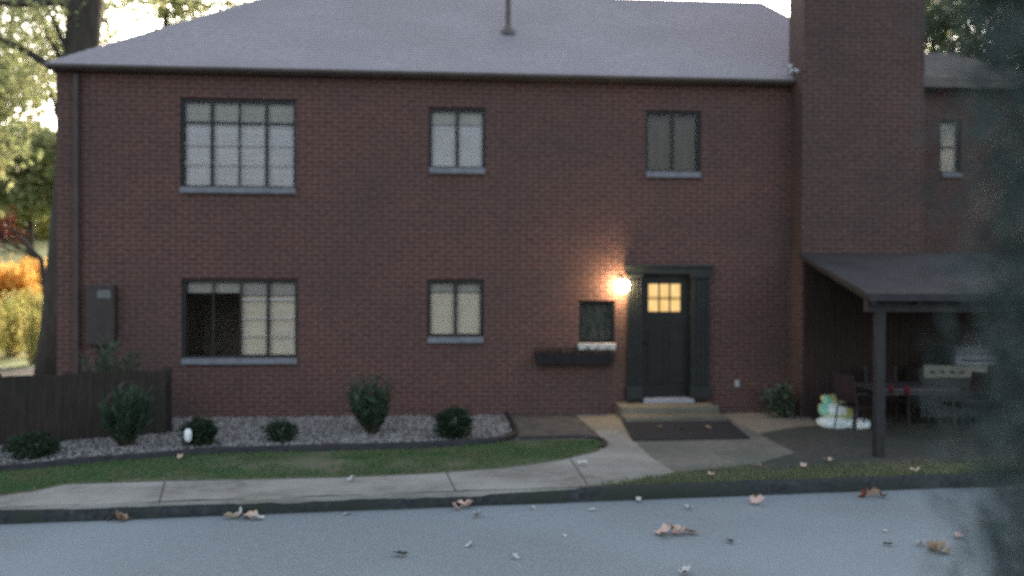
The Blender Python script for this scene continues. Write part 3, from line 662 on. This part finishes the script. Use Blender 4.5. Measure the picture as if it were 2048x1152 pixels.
# ------------------------------------------------------------------ plants
def spiky(px, py, hpx, wpx, label, mat='yucca', name='spiky_shrub', nst=44, Z=.0):
    c = onZ(px, py, Z); dep = (c-CAM).dot(fw); H = hpx*dep/F; W = wpx*dep/F/2
    t = thing(name, label, 'shrub', (c.x, c.y, Z))
    stm = MB(); P = []; D = []; Ls = []
    for i in range(nst):
        a = random.uniform(0, 6.28); r = random.random()**.5; hh = H*random.uniform(.55, 1)*(1-.25*r)
        tip = Vector((c.x+math.cos(a)*W*r*.9, c.y+math.sin(a)*W*r*.9, Z+hh)); base = Vector((c.x+math.cos(a)*.06, c.y+math.sin(a)*.06, Z))
        midp = base.lerp(tip, .5)+Vector((math.cos(a)*W*.12, math.sin(a)*W*.12, 0))
        stm.tube([base, midp, tip], [.012, .008, .003], 5)
        for k in range(26):
            u = random.uniform(.12, 1); p = base.lerp(midp, u*2) if u < .5 else midp.lerp(tip, u*2-1)
            a2 = random.uniform(0, 6.28); L_ = random.uniform(.10, .22)
            dv = Vector((math.cos(a2)*.75, math.sin(a2)*.75, random.uniform(.5, 1.4)))
            P.append(p+dv.normalized()*L_/2); D.append(dv); Ls.append(L_)
    MB().leaves(np.array(P), np.array(D), np.array(Ls), .026).build('foliage', mat, t)
    stm.build('stem', 'stem', t); return t
def mound(px, py, hpx, wpx, label, mat='boxwood', name='round_shrub', n=2600, leaf=.045, Z=0.0, rag=.5):
    c = onZ(px, py, Z); dep = (c-CAM).dot(fw); H = hpx*dep/F; W = wpx*dep/F/2
    t = thing(name, label, 'shrub', (c.x, c.y, Z))
    u = rng.normal(size=(n, 3)); u /= np.linalg.norm(u, axis=1, keepdims=True)
    rad = rng.uniform(.35, 1, n)**.5; rad[:n//8] *= rng.uniform(1.0, 1.22, n//8)
    lump = np.array([1+rag*mnoise.noise(Vector(tuple(q*2.2+px))) for q in u])
    P = u*(rad*lump)[:, None]*np.array([W, W, H/2]) + np.array([c.x, c.y, Z+H*.5])
    keep = P[:, 2] > Z+.01; P = P[keep]
    MB().leaves(P, u[keep]+rng.normal(0, .7, (len(P), 3)), rng.uniform(leaf*.7, leaf*1.5, len(P)), leaf*.6).build('foliage', mat, t)
    s = MB()
    for k in range(6):
        a = k*1.05; s.tube([(c.x, c.y, Z), (c.x+math.cos(a)*W*.3, c.y+math.sin(a)*W*.3, Z+H*.4), (c.x+math.cos(a)*W*.6, c.y+math.sin(a)*W*.6, Z+H*.75)], [.015, .01, .004], 5)
    s.build('stem', 'stem', t); return t
spiky(745, 868, 130, 105, 'tall spiky green shrub standing in the gravel between the two window columns')
spiky(250, 893, 135, 100, 'tall spiky dark green shrub in front of the wooden fence')
mound(907, 878, 62, 74, 'dense round dark shrub at the right end of the gravel bed')
mound(400, 891, 54, 66, 'low dark shrub behind the white garden light')
mound(562, 884, 44, 62, 'small sparse dark shrub below the lower left window', n=1100)
mound(68, 916, 50, 100, 'wide low dark shrub at the far left of the gravel bed', n=1800)
mound(1560, 836, 70, 62, 'pale green leafy plant at the foot of the chimney', mat='pale_shrub', name='leafy_plant', n=420, leaf=.09)
# shrub rising behind the fence
t = spiky(218, 864, 212, 130, 'pale tipped shrub rising behind the fence below the meter box', mat='pale_shrub', name='fence_shrub', nst=40)
# garden light
gp_ = onZ(376, 901); gl_ = thing('garden_light', 'small white solar garden light staked in the gravel bed', 'garden light', (gp_.x, gp_.y, 0))
MB().tube([(gp_.x, gp_.y, 0), (gp_.x, gp_.y, .13)], .01, 8).build('stake', 'metal_black', gl_)
MB().lathe((gp_.x, gp_.y, .12), [(.03, 0), (.045, .03), (.05, .10), (.045, .15), (.025, .175)], 16).build('lens', 'white_plastic', gl_, smooth=True)

# ------------------------------------------------------------------ patio furniture
tc_ = onZ(1806, 868); TW, TD, TH = 1.32, .86, .75
tb = thing('patio_table', 'dark rectangular patio table under the canopy with red cups on top', 'table', (tc_.x, tc_.y, 0))
X, Y = tc_.x, tc_.y
tm = MB(); tm.box(X-TW/2, X+TW/2, Y-TD/2, Y+TD/2, TH-.04, TH, .012); tm.build('tabletop', 'table', tb)
MB().box(X-TW/2+.05, X+TW/2-.05, Y-TD/2+.05, Y+TD/2-.05, TH-.10, TH-.042).build('apron', 'metal_black', tb)
for sx_ in (-1, 1):
    for sy_ in (-1, 1):
        MB().tube([(X+sx_*(TW/2-.08), Y+sy_*(TD/2-.08), TH-.05), (X+sx_*(TW/2-.05), Y+sy_*(TD/2-.05), 0)], .022, 8).build('leg', 'metal_black', tb)
def cup(px_, py_, h, r, label):
    q = onZ(px_, py_, TH); m = MB(); m.lathe((q.x, q.y, TH), [(r*.75, 0), (r, h), (r*1.05, h+.004), (r*.9, h+.002), (r*.7, .01)], 16)
    return tag(m.build('cup', 'red', loc=(q.x, q.y, TH), smooth=True), label, 'cup', 'red cups on the patio table')
cup(1782, 787, .10, .042, 'left red cup on the dark patio table'); cup(1814, 790, .11, .042, 'right red cup on the dark patio table')
def chair(loc, rz, label):
    t = thing('patio_chair', label, 'chair', loc, 'chairs around the patio table'); 
    L0 = Vector(loc)
    def w(m): m.v = [(a+L0.x, b+L0.y, c+L0.z) for a, b, c in m.v]; return m
    w(MB().box(-.24, .24, -.23, .23, .41, .455, .018)).build('seat', 'chair_fab', t)
    bk = MB(); vs = []
    for i in range(9):
        x = -.22+.44*i/8; yy = .23+.04*(1-(x/.22)**2)
        vs += [(x, yy, .50), (x, yy+.10, .93), (x, yy+.02, .50), (x, yy+.12, .93)]
    bk.add(vs, [(4*i, 4*i+4, 4*i+5, 4*i+1) for i in range(8)] + [(4*i+2, 4*i+3, 4*i+7, 4*i+6) for i in range(8)] + [(4*i+1, 4*i+5, 4*i+7, 4*i+3) for i in range(8)])
    w(bk).build('backrest', 'chair_fab', t, smooth=True)
    for s_ in (-1, 1):
        w(MB().tube([(s_*.24, -.22, .42), (s_*.26, -.25, 0)], .013, 8)).build('leg', 'metal_black', t)
        w(MB().tube([(s_*.24, .34, .94), (s_*.24, .24, .45), (s_*.26, .30, 0)], .013, 8)).build('leg', 'metal_black', t)
        w(MB().tube([(s_*.25, -.23, .42), (s_*.27, -.22, .64), (s_*.27, .10, .66), (s_*.25, .29, .64)], .013, 8)).build('armrest', 'metal_black', t)
    t.rotation_euler = (0, 0, rz); return t
q = onZ(1722, 868); chair((q.x, q.y, 0), R(100), 'dark patio chair at the left end of the table next to the soil bags')
q = onZ(1800, 905); 
c2 = copy_tree([o for o in bpy.data.objects if o.name == 'patio_chair'][0]); c2.location = (X+.12, Y+.72, 0); c2.rotation_euler = (0, 0, R(-8)); c2['label'] = 'dark patio chair behind the table, facing the street'
c3_ = copy_tree(c2); c3_.location = (X+1.0, Y+.02, 0); c3_.rotation_euler = (0, 0, R(-82)); c3_['label'] = 'dark patio chair at the right end of the table'
# soil bags
def bag(c, size, rz, tiltx, mat, label, patch=None, name='soil_bag'):
    import bmesh
    bm = bmesh.new(); bmesh.ops.create_cube(bm, size=2); bmesh.ops.subdivide_edges(bm, edges=bm.edges[:], cuts=7, use_grid_fill=True)
    for v in bm.verts:
        x, y, z = v.co; e = max(abs(x), abs(y)); k = (1-abs(x)**3*.55)*(1-abs(y)**3*.55)
        z2 = z*max(k, .06); w = mnoise.noise(Vector((x*1.7+c[0], y*1.7, z)))*.12
        v.co = Vector((x*size[0]*(1-.08*abs(y)**2)+w*.05, y*size[1]*(1-.08*abs(x)**2), z2*size[2]*(1+w*1.8) + .02*mnoise.noise(Vector((x*4, y*4+c[0], z*2)))))
    me = bpy.data.meshes.new(name); bm.to_mesh(me); bm.free()
    me.materials.append(M[mat])
    if patch:
        me.materials.append(M[patch])
        for p in me.polygons:
            if abs(p.center.x) < size[0]*.5 and p.center.z > 0: p.material_index = 1
    me.polygons.foreach_set('use_smooth', [True]*len(me.polygons))
    o = bpy.data.objects.new(name, me); COL.objects.link(o); o.location = c; o.rotation_euler = (tiltx, 0, rz)
    return tag(o, label, 'bag', 'soil bags by the chimney')
b = onZ(1680, 856)
M['bag_yellow'] = pmat('bag_yellow', (.30, .33, .12), (.42, .48, .28), scale=6, rough=.4)
bag((b.x-.06, b.y+.02, .085), (.27, .19, .10), R(12), R(4), 'bag_white', 'crumpled white bag at the bottom left of the bag pile')
bag((b.x+.24, b.y-.10, .08), (.19, .15, .09), R(-30), 0, 'bag_white', 'small white bag at the bottom right of the bag pile by the chair leg')
bag((b.x-.02, b.y+.10, .27), (.27, .18, .10), R(-14), R(18), 'bag_green', 'green and white printed bag on top of the bag pile', patch='bag_white')
bag((b.x+.02, b.y+.26, .40), (.20, .14, .06), R(8), R(28), 'bag_green', 'green bag with yellow patch at the back of the bag pile', patch='bag_yellow')
# grill
gq = onY(1908, 800, -1.15); GX, GY = gq.x, -1.15
gr = thing('gas_grill', 'barbecue grill with pale steel lid and light front panel under the canopy', 'grill', (GX, GY, 0))
lx0, lx1 = FX(1894, GY, 710), FX(1976, GY, 710); lz0, lz1 = FZ(726, 1930, GY), FZ(691, 1930, GY)
m = MB(); vs = []; nn_ = 9
for x in (lx0, lx1):
    for i in range(nn_):
        a = math.pi*i/(nn_-1); vs.append((x, GY-.02-.25*math.cos(a), lz0+(lz1-lz0)*math.sin(a)**.8))
m.add(vs, [(i, nn_+i, nn_+i+1, i+1) for i in range(nn_-1)] + [tuple(range(nn_)), tuple(range(nn_, 2*nn_))[::-1]])
lid = m.build('lid', 'stainless', gr)
MB().tube([(lx0+.08, GY-.33, lz0+.08), (lx1-.08, GY-.33, lz0+.08)], .013, 8).build('handle', 'metal_black', lid)
for x in (lx0-.05, lx1+.006):
    MB().box(x, x+.044, GY-.28, GY+.26, lz0-.02, lz1-.01, .02).build('end_cap', 'metal_black', gr)
MB().box(lx0-.32, lx0-.056, GY-.24, GY+.22, lz0-.06, lz0-.02, .008).build('side_shelf', 'metal_black', gr)
qx0, qx1 = FX(1850, GY-.3, 742), FX(1935, GY-.3, 742)
fpn = MB().box(qx0, qx1+.35, GY-.30, GY-.26, FZ(756, 1880, GY-.3), FZ(731, 1880, GY-.3), .008).build('control_panel', 'panel', gr)
for i in range(4):
    xk = qx0+.12+i*.17; zk = (FZ(756, 1880, GY-.3)+FZ(731, 1880, GY-.3))/2; MB().tube([(xk, GY-.30, zk), (xk, GY-.335, zk)], .025, 12).build('knob', 'metal_black', fpn)
MB().box(qx0-.05, qx1+.38, GY-.255, GY+.22, .12, lz0-.062, .01).build('cabinet', 'metal_black', gr)
for x in (qx0, qx1+.32): MB().tube([(x-.03, GY, .07), (x+.03, GY, .07)], .07, 14).build('wheel', 'metal_black', gr)

# ------------------------------------------------------------------ trees
def limb(a, b, n=6, w=.15):
    a = Vector(a); b = Vector(b); out = []
    for i in range(n+1):
        t = i/n; p = a.lerp(b, t)
        k = w*(b-a).length*math.sin(t*math.pi)*.5
        out.append(p+Vector((random.uniform(-1, 1), random.uniform(-1, 1), random.uniform(-.6, .6)))*k*.5)
    return out
def clumps(P0, nper, rad, leafL, leafW, flat=.8):
    P = []
    for c, r in P0:
        n = int(nper*(r/rad)**2)
        u = rng.normal(size=(n, 3)); u /= np.linalg.norm(u, axis=1, keepdims=True)
        P.append(np.array(c) + u*(rng.uniform(.1, 1, n)**.6*r)[:, None]*np.array([1, 1, flat]))
    P = np.concatenate(P); n = len(P)
    return MB().leaves(P, rng.normal(size=(n, 3)), rng.uniform(leafL*.6, leafL*1.3, n), rng.uniform(leafW*.6, leafW*1.3, n))
def tree(name, label, base, trunk, crown, leafmat, bark='bark', nlimb=14, nper=260, rad=1.0, leaf=(.26, .16), ncl=40, group='trees behind the house', crad=(.6, 1.2)):
    """base (x,y); trunk list of (dx,dy,z,r); crown = (cx,cy,cz, rx,ry,rz)"""
    zb = hill_h(*base) - .1
    t = thing(name, label, 'tree', (base[0], base[1], zb), group)
    tp = [Vector((base[0]+a, base[1]+b, zb+c)) for a, b, c, r in trunk]; tr = [r for *_, r in trunk]
    tm = MB(); tm.tube(tp, tr, 12); cx, cy, cz, rx, ry, rz = crown; cz += zb; cx += base[0]; cy += base[1]
    cl = []
    for i in range(ncl):
        u = Vector((random.gauss(0, 1), random.gauss(0, 1), random.gauss(0, 1))).normalized()*random.random()**.4
        cl.append(((cx+u.x*rx, cy+u.y*ry, cz+u.z*rz), random.uniform(*crad)))
    for i in range(nlimb):
        c = Vector(random.choice(cl)[0]); k = min(range(len(tp)), key=lambda j: abs(tp[j].z-(c.z-.25*rz-.3)))
        pp = limb(tp[k], c, 6, .12); tm.tube(pp, [max(tr[k]*.32*(1-q/7), .018) for q in range(7)], 6)
    tm.build('trunk', bark, t, smooth=True)
    clumps(cl, nper, rad, *leaf).build('crown', leafmat, t)
    return t
def wp(px, py, depthY): p = onY(px, py, depthY); return p
# big tree just behind the left corner of the house
bt = wp(128, 740, 6.5); b0 = (bt.x, bt.y)
def rel(px, py): p = onY(px, py, 6.5); return (p.x-b0[0], 0, p.z, )
tk = [(*rel(118, 760), .58), (*rel(122, 650), .46), (*rel(134, 500), .42), (*rel(150, 300), .41), (*rel(160, 150), .40), (*rel(170, 0), .38), (*rel(182, -250), .30), (*rel(190, -500), .16)]
bigt = tree('big_tree', 'thick trunked tree with sparse yellow green leaves rising behind the left roof corner', b0, tk, (rel(60, -40)[0], 1.5, rel(0, -60)[2], 3.6, 2.6, 3.2), 'leaf_yg', bark='bark', ncl=46, nlimb=18, nper=150, leaf=(.15, .11), crad=(.5, 1.0))
# its low branch with red leaves to the left
rp = wp(20, 450, 7.5)
tree('red_tree', 'small red leaved tree beside the thick trunk at the left edge', (wp(100, 640, 7.2).x-.05, 7.2), [(0, 0, 0, .10), (.02, 0, 1.5, .085), (-.15, 0, 2.9, .06), (-.9, .1, 3.7, .03)],
     (rp.x-wp(100, 640, 7.2).x-.35, .2, rp.z-.1, .75, .6, .5), 'leaf_red', ncl=14, nlimb=8, nper=70, rad=.5, leaf=(.11, .07), crad=(.22, .42))
def bgtree(px, Y, pyc, rxp, rzp, mat, label, ncl, nper, leaf, name='background_tree', crad=(.8, 1.5), pxb=None, tr_=.22, bark='bark'):
    c = wp(px, pyc, Y); b = wp(pxb if pxb is not None else px, 600, Y); dep = (c-CAM).dot(fw); rx = rxp*dep/F; rz = rzp*dep/F
    zb = hill_h(b.x, Y)-.1
    top = c.z-zb
    trunk = [(0, 0, 0, tr_*1.25), ((c.x-b.x)*.2, 0, top*.3, tr_), ((c.x-b.x)*.6, .1, top*.7, tr_*.7), (c.x-b.x, 0, top+rz*.6, tr_*.2)]
    return tree(name, label, (b.x, Y), trunk, (c.x-b.x, 0, top, rx, max(1.2, rx*.8), rz), mat, ncl=ncl, nper=nper, leaf=leaf, crad=crad, nlimb=16, bark=bark)
bgtree(40, 16, 60, 190, 200, 'leaf_yg', 'airy yellow green tree at the upper left with white sky through it', 56, 165, (.20, .125), pxb=-90, crad=(.7, 1.3))
bgtree(-130, 13, 170, 170, 220, 'leaf_yg', 'yellow green tree cut by the left edge of the picture', 46, 170, (.22, .14), crad=(.7, 1.2), pxb=-190)
bgtree(330, 22, -70, 190, 120, 'leaf_yg', 'thin leafed tree standing behind the left roof slope', 40, 130, (.26, .16), crad=(.8, 1.4))
bgtree(60, 34, 335, 110, 75, 'leaf_green', 'dark green bushy tree in the middle distance left of the house', 40, 420, (.38, .24), crad=(1.0, 1.8))
bgtree(-140, 38, 330, 130, 110, 'leaf_green', 'broad green tree beyond the picture left of the bushy one', 40, 300, (.4, .25), crad=(1.0, 1.8))
bgtree(40, 55, 425, 160, 65, 'brush', 'hazy yellow green tree far up the slope', 36, 330, (.5, .32), crad=(1.4, 2.3))
bgtree(1915, 16, 30, 120, 105, 'leaf_dark', 'dark leafy tree above the wing roof right of the chimney', 40, 115, (.22, .14), crad=(.7, 1.2), pxb=1960)
bgtree(2060, 11, 60, 120, 150, 'leaf_dark', 'dense dark tree behind the right end of the wing', 44, 190, (.24, .15), crad=(.8, 1.3), pxb=2100)
bgtree(1820, 30, -20, 180, 90, 'leaf_yg', 'distant olive tree showing beside the top of the chimney', 30, 100, (.34, .2), crad=(1.0, 1.7))
# golden shrubs and brush on the slope at the left
def bush(px, Y, pyt, wpx, mat, label, n=2200, leaf=.16, name='slope_shrub'):
    p = wp(px, 600, Y); z = hill_h(p.x, Y)-.05; top = wp(px, pyt, Y).z; dep = (p-CAM).dot(fw); W = wpx*dep/F/2; H = max(top-z, .6)
    t = thing(name, label, 'shrub', (p.x, Y, z), 'shrubs on the slope')
    nst = 12; P = []
    s = MB()
    for k in range(nst):
        a = random.uniform(0, 6.28); r = random.random()**.5; q = Vector((p.x+math.cos(a)*W*r, Y+math.sin(a)*W*r*.7, z+H*random.uniform(.6, .95)))
        pp = limb((p.x+math.cos(a)*W*r*.4, Y+math.sin(a)*.2, z), q, 4, .1); s.tube(pp, [.03, .025, .02, .014, .008], 5)
        m_ = n//nst; u = rng.uniform(.15, 1, m_); P.append(np.array([tuple(pp[min(int(x*4), 3)].lerp(pp[min(int(x*4), 3)+1], x*4-int(min(x*4, 3.999)))) for x in u]) + rng.normal(0, 1, (m_, 3))*np.array([W*.22, W*.22, H*.08]))
    P = np.concatenate(P)
    MB().leaves(P, rng.normal(size=(len(P), 3)), rng.uniform(leaf*.6, leaf*1.3, len(P)), leaf*.6).build('foliage', mat, t)
    s.build('stem', 'bark_light', t); return t
bush(20, 24, 520, 110, 'leaf_gold', 'bright golden orange shrub on the slope at the left edge', 2600, .24)
bush(85, 27, 512, 90, 'leaf_gold', 'golden shrub on the slope next to the thick trunk', 2000, .26)
bush(-70, 23, 520, 120, 'leaf_gold', 'golden shrub half out of frame at far left', 1800, .24)
bush(25, 12, 590, 80, 'brush', 'yellow green brush behind the fence at the left edge', 1500, .13)
bush(75, 10, 610, 60, 'brush', 'pale thin brush behind the fence beside the trunk', 900, .12)
bush(-40, 10.5, 600, 90, 'brush', 'tall yellowish brush at far left behind the fence', 1500, .13)
bush(55, 17, 575, 90, 'brush', 'olive brush halfway up the slope under the golden shrubs', 1500, .17)
# added shrub near the camera, standing in for the dark blur at right
nb = CAM + fw*.9 + rt*((2040-1024)/F*.9 + .40); nb = (nb.x, nb.y); SH, SR = 4.3, .42
t = thing('edge_blur_shrub', 'added grey green shrub close by, standing in for the dark blur at right edge', 'shrub', (nb[0], nb[1], -.15))
n = 190000; h = rng.uniform(.03, 1, n); a = rng.uniform(0, 2*np.pi, n)
prof_ = np.minimum(1, .75+h*1.2)*np.clip((1-h)*4, 0, 1)**.5
lump = np.array([mnoise.noise(Vector((math.cos(q)*1.5, math.sin(q)*1.5, z*3.6))) + .6*mnoise.noise(Vector((math.cos(q)*4, math.sin(q)*4, z*11))) for q, z in zip(a, h)])
r = SR*prof_*(1+.05*lump)*np.clip(rng.normal(.78, .13, n), .2, 1.1)
P = np.c_[nb[0]+np.cos(a)*r, nb[1]+np.sin(a)*r, h*SH-.15]
D = np.c_[np.cos(a)*.6, np.sin(a)*.6, np.full(n, .6)] + rng.normal(0, .6, (n, 3))
tm = MB()
for i in range(40):
    q = random.uniform(0, 6.28); k_ = random.uniform(.2, .75); z = SH*random.uniform(.5, .95)
    tm.tube([(nb[0]+math.cos(q)*.06, nb[1]+math.sin(q)*.06, -.17), (nb[0]+math.cos(q)*SR*k_*.5, nb[1]+math.sin(q)*SR*k_*.5, z*.5), (nb[0]+math.cos(q)*SR*k_, nb[1]+math.sin(q)*SR*k_, z)], [.02, .013, .005], 5)
tm.build('stem', 'bark', t)
MB().leaves(P, D, rng.uniform(.012, .024, n), .009).build('foliage', 'edge_blur_leaf', t)

# ------------------------------------------------------------------ fallen leaves
def leaf_mesh(seed):
    rr = random.Random(seed); n = 14; vs = [(0, 0, 0)]
    for i in range(n):
        a = 2*math.pi*i/n; lob = .62+.38*abs(math.cos(a*2.5+rr.uniform(-.2, .2))); l = lob*(1.0 if abs(math.cos(a)) > .6 else .75)
        x, y = math.cos(a)*l*.5, math.sin(a)*l*.36; vs.append((x, y, 0))
    k1, k2 = rr.uniform(1.8, 3.6), rr.uniform(.3, 1.4)
    vs = [(x, y, k1*y*y + k2*x*x + .04*math.sin(x*9+seed) + .012) for x, y, z in vs]
    fs = [(0, 1+i, 1+(i+1) % n) for i in range(n)]
    me = bpy.data.meshes.new('fallen_leaf'); me.from_pydata(vs, [], fs); me.polygons.foreach_set('use_smooth', [True]*len(fs)); me.update(); return me
LM = {}
def leaf(px, py, size, mat, label, Z=-.14, tilt=.35, group='fallen leaves', lift=0.0):
    key = (mat, random.randrange(3))
    if key not in LM:
        me = leaf_mesh(len(LM)+3); me.materials.append(M[mat]); LM[key] = me
    q = onZ(px, py, Z); o = bpy.data.objects.new('fallen_leaf', LM[key]); COL.objects.link(o)
    o.location = (q.x, q.y, Z+.002+size*.12+lift); o.scale = (size*1.2,)*3
    o.rotation_euler = (random.uniform(-tilt, tilt), random.uniform(-tilt, tilt), random.uniform(0, 6.28))
    return tag(o, label, 'leaf', group)
def clump(px, py, w, n, mats, label, size, Z=-.14):
    for i in range(n):
        fx = (i+.5)/n-.5
        leaf(px+fx*w+random.uniform(-4, 4), py+random.uniform(-5, 4), size*random.uniform(.8, 1.15), mats[i % len(mats)], label, Z, .8, label.replace('curled ', '').replace(' leaf ', ' leaves '), lift=.012*(i % 2))
clump(236, 1044, 32, 3, ['fall_tan', 'fall_brown'], 'curled tan leaf in the leftmost clump at the foot of the curb', .15)
clump(490, 1036, 64, 5, ['fall_tan', 'fall_pale', 'fall_brown'], 'curled leaf in the wide clump by the curb below the lower left window', .14)
clump(925, 1020, 36, 3, ['fall_pink'], 'curled pinkish leaf in the clump at the curb in the middle', .17)
leaf(955, 1034, .13, 'fall_pale', 'pale leaf lying just right of the pinkish clump')
clump(1346, 1070, 52, 3, ['fall_pink', 'fall_tan'], 'curled pale pink leaf in the clump alone on the open road', .20)
leaf(1380, 1068, .14, 'fall_brown', 'brownish leaf at the right end of the open road clump')
clump(1512, 1006, 26, 2, ['fall_tan', 'fall_pink'], 'curled tan leaf in the clump by the curb right of the mat', .15)
clump(1745, 994, 42, 3, ['fall_red', 'fall_brown', 'fall_red'], 'curled rusty red leaf in the clump by the curb near the canopy post', .16)
clump(1882, 1106, 44, 3, ['fall_tan'], 'curled yellowish tan leaf in the clump at the lower right', .17)
leaf(1842, 1092, .13, 'fall_pink', 'faded leaf just left of the lower right clump')
leaf(1916, 1076, .13, 'fall_pink', 'faded leaf just above the lower right clump')
SMALL = 'small pale leaf scrap scattered on the grey road'
for x, y, s in ((695, 1030, .09), (1065, 1018, .07), (1185, 1022, .08), (1278, 1004, .10), (1375, 1019, .10), (940, 1093, .10), (1130, 1073, .05), (1030, 1117, .08), (1372, 1149, .13), (1770, 1064, .06)):
    leaf(x, y, s, 'fall_pale', SMALL, group='leaf scraps on the road')
for x, y, s in ((1460, 1086, .09), (1776, 1092, .09), (800, 1113, .13)):
    leaf(x, y, s, 'fall_dark', 'dark flattened leaf on the grey road', group='dark leaves on the road', tilt=.1)
for x, y in ((1318, 858), (1365, 861), (1416, 857)):
    leaf(x, y, .10, 'fall_brown', 'small brown leaf lying on the black mat', Z=.036, group='leaves on the mat')
for x, y in ((1512, 936), (1606, 938), (1655, 925), (1420, 955), (1830, 945)):
    leaf(x, y, .12, 'fall_tan', 'tan leaf in the thin grass by the patio', Z=.02, group='leaves on the verge')
leaf(362, 917, .13, 'fall_tan', 'single tan leaf on the lawn against the bed edging', Z=.03)
leaf(705, 962, .13, 'fall_pale', 'pale leaf on the sidewalk in front of the spiky shrub', Z=.014)
leaf(1165, 932, .14, 'fall_pale', 'pale leaf on the sidewalk near the lawn tip', Z=.014)

# ------------------------------------------------------------------ light
SUN_EL, SUN_AZ = R(16), R(4)
w = bpy.data.worlds.new('World'); scene.world = w; w.use_nodes = True
nt = w.node_tree; bg = nt.nodes['Background']; sky = nt.nodes.new('ShaderNodeTexSky'); sky.sky_type = 'NISHITA'
sky.sun_disc = False; sky.sun_elevation = SUN_EL; sky.sun_rotation = SUN_AZ; sky.air_density = 1.0; sky.dust_density = 4.0; sky.ozone_density = 1.0
hs = nt.nodes.new('ShaderNodeHueSaturation'); hs.inputs['Saturation'].default_value = .59
nt.links.new(sky.outputs[0], hs.inputs['Color']); nt.links.new(hs.outputs[0], bg.inputs[0]); bg.inputs[1].default_value = .59
ld = bpy.data.lights.new('sun', 'SUN'); ld.energy = 5.0; ld.angle = R(.6); ld.color = (1, .83, .6)
lo = bpy.data.objects.new('sun', ld); COL.objects.link(lo)
sd = Vector((math.sin(SUN_AZ)*math.cos(SUN_EL), math.cos(SUN_AZ)*math.cos(SUN_EL), math.sin(SUN_EL)))
lo.rotation_euler = (-sd).to_track_quat('-Z', 'Y').to_euler(); lo.location = (0, 60, 30)
scene.view_settings.view_transform = 'Standard'; scene.view_settings.look = 'None'; scene.view_settings.exposure = 0
scene.render.engine = 'CYCLES'
scene.cycles.use_denoising = False
scene.cycles.caustics_reflective = False; scene.cycles.caustics_refractive = False; scene.cycles.sample_clamp_indirect = 2.0
scene.cycles.max_bounces = 6; scene.cycles.transparent_max_bounces = 12
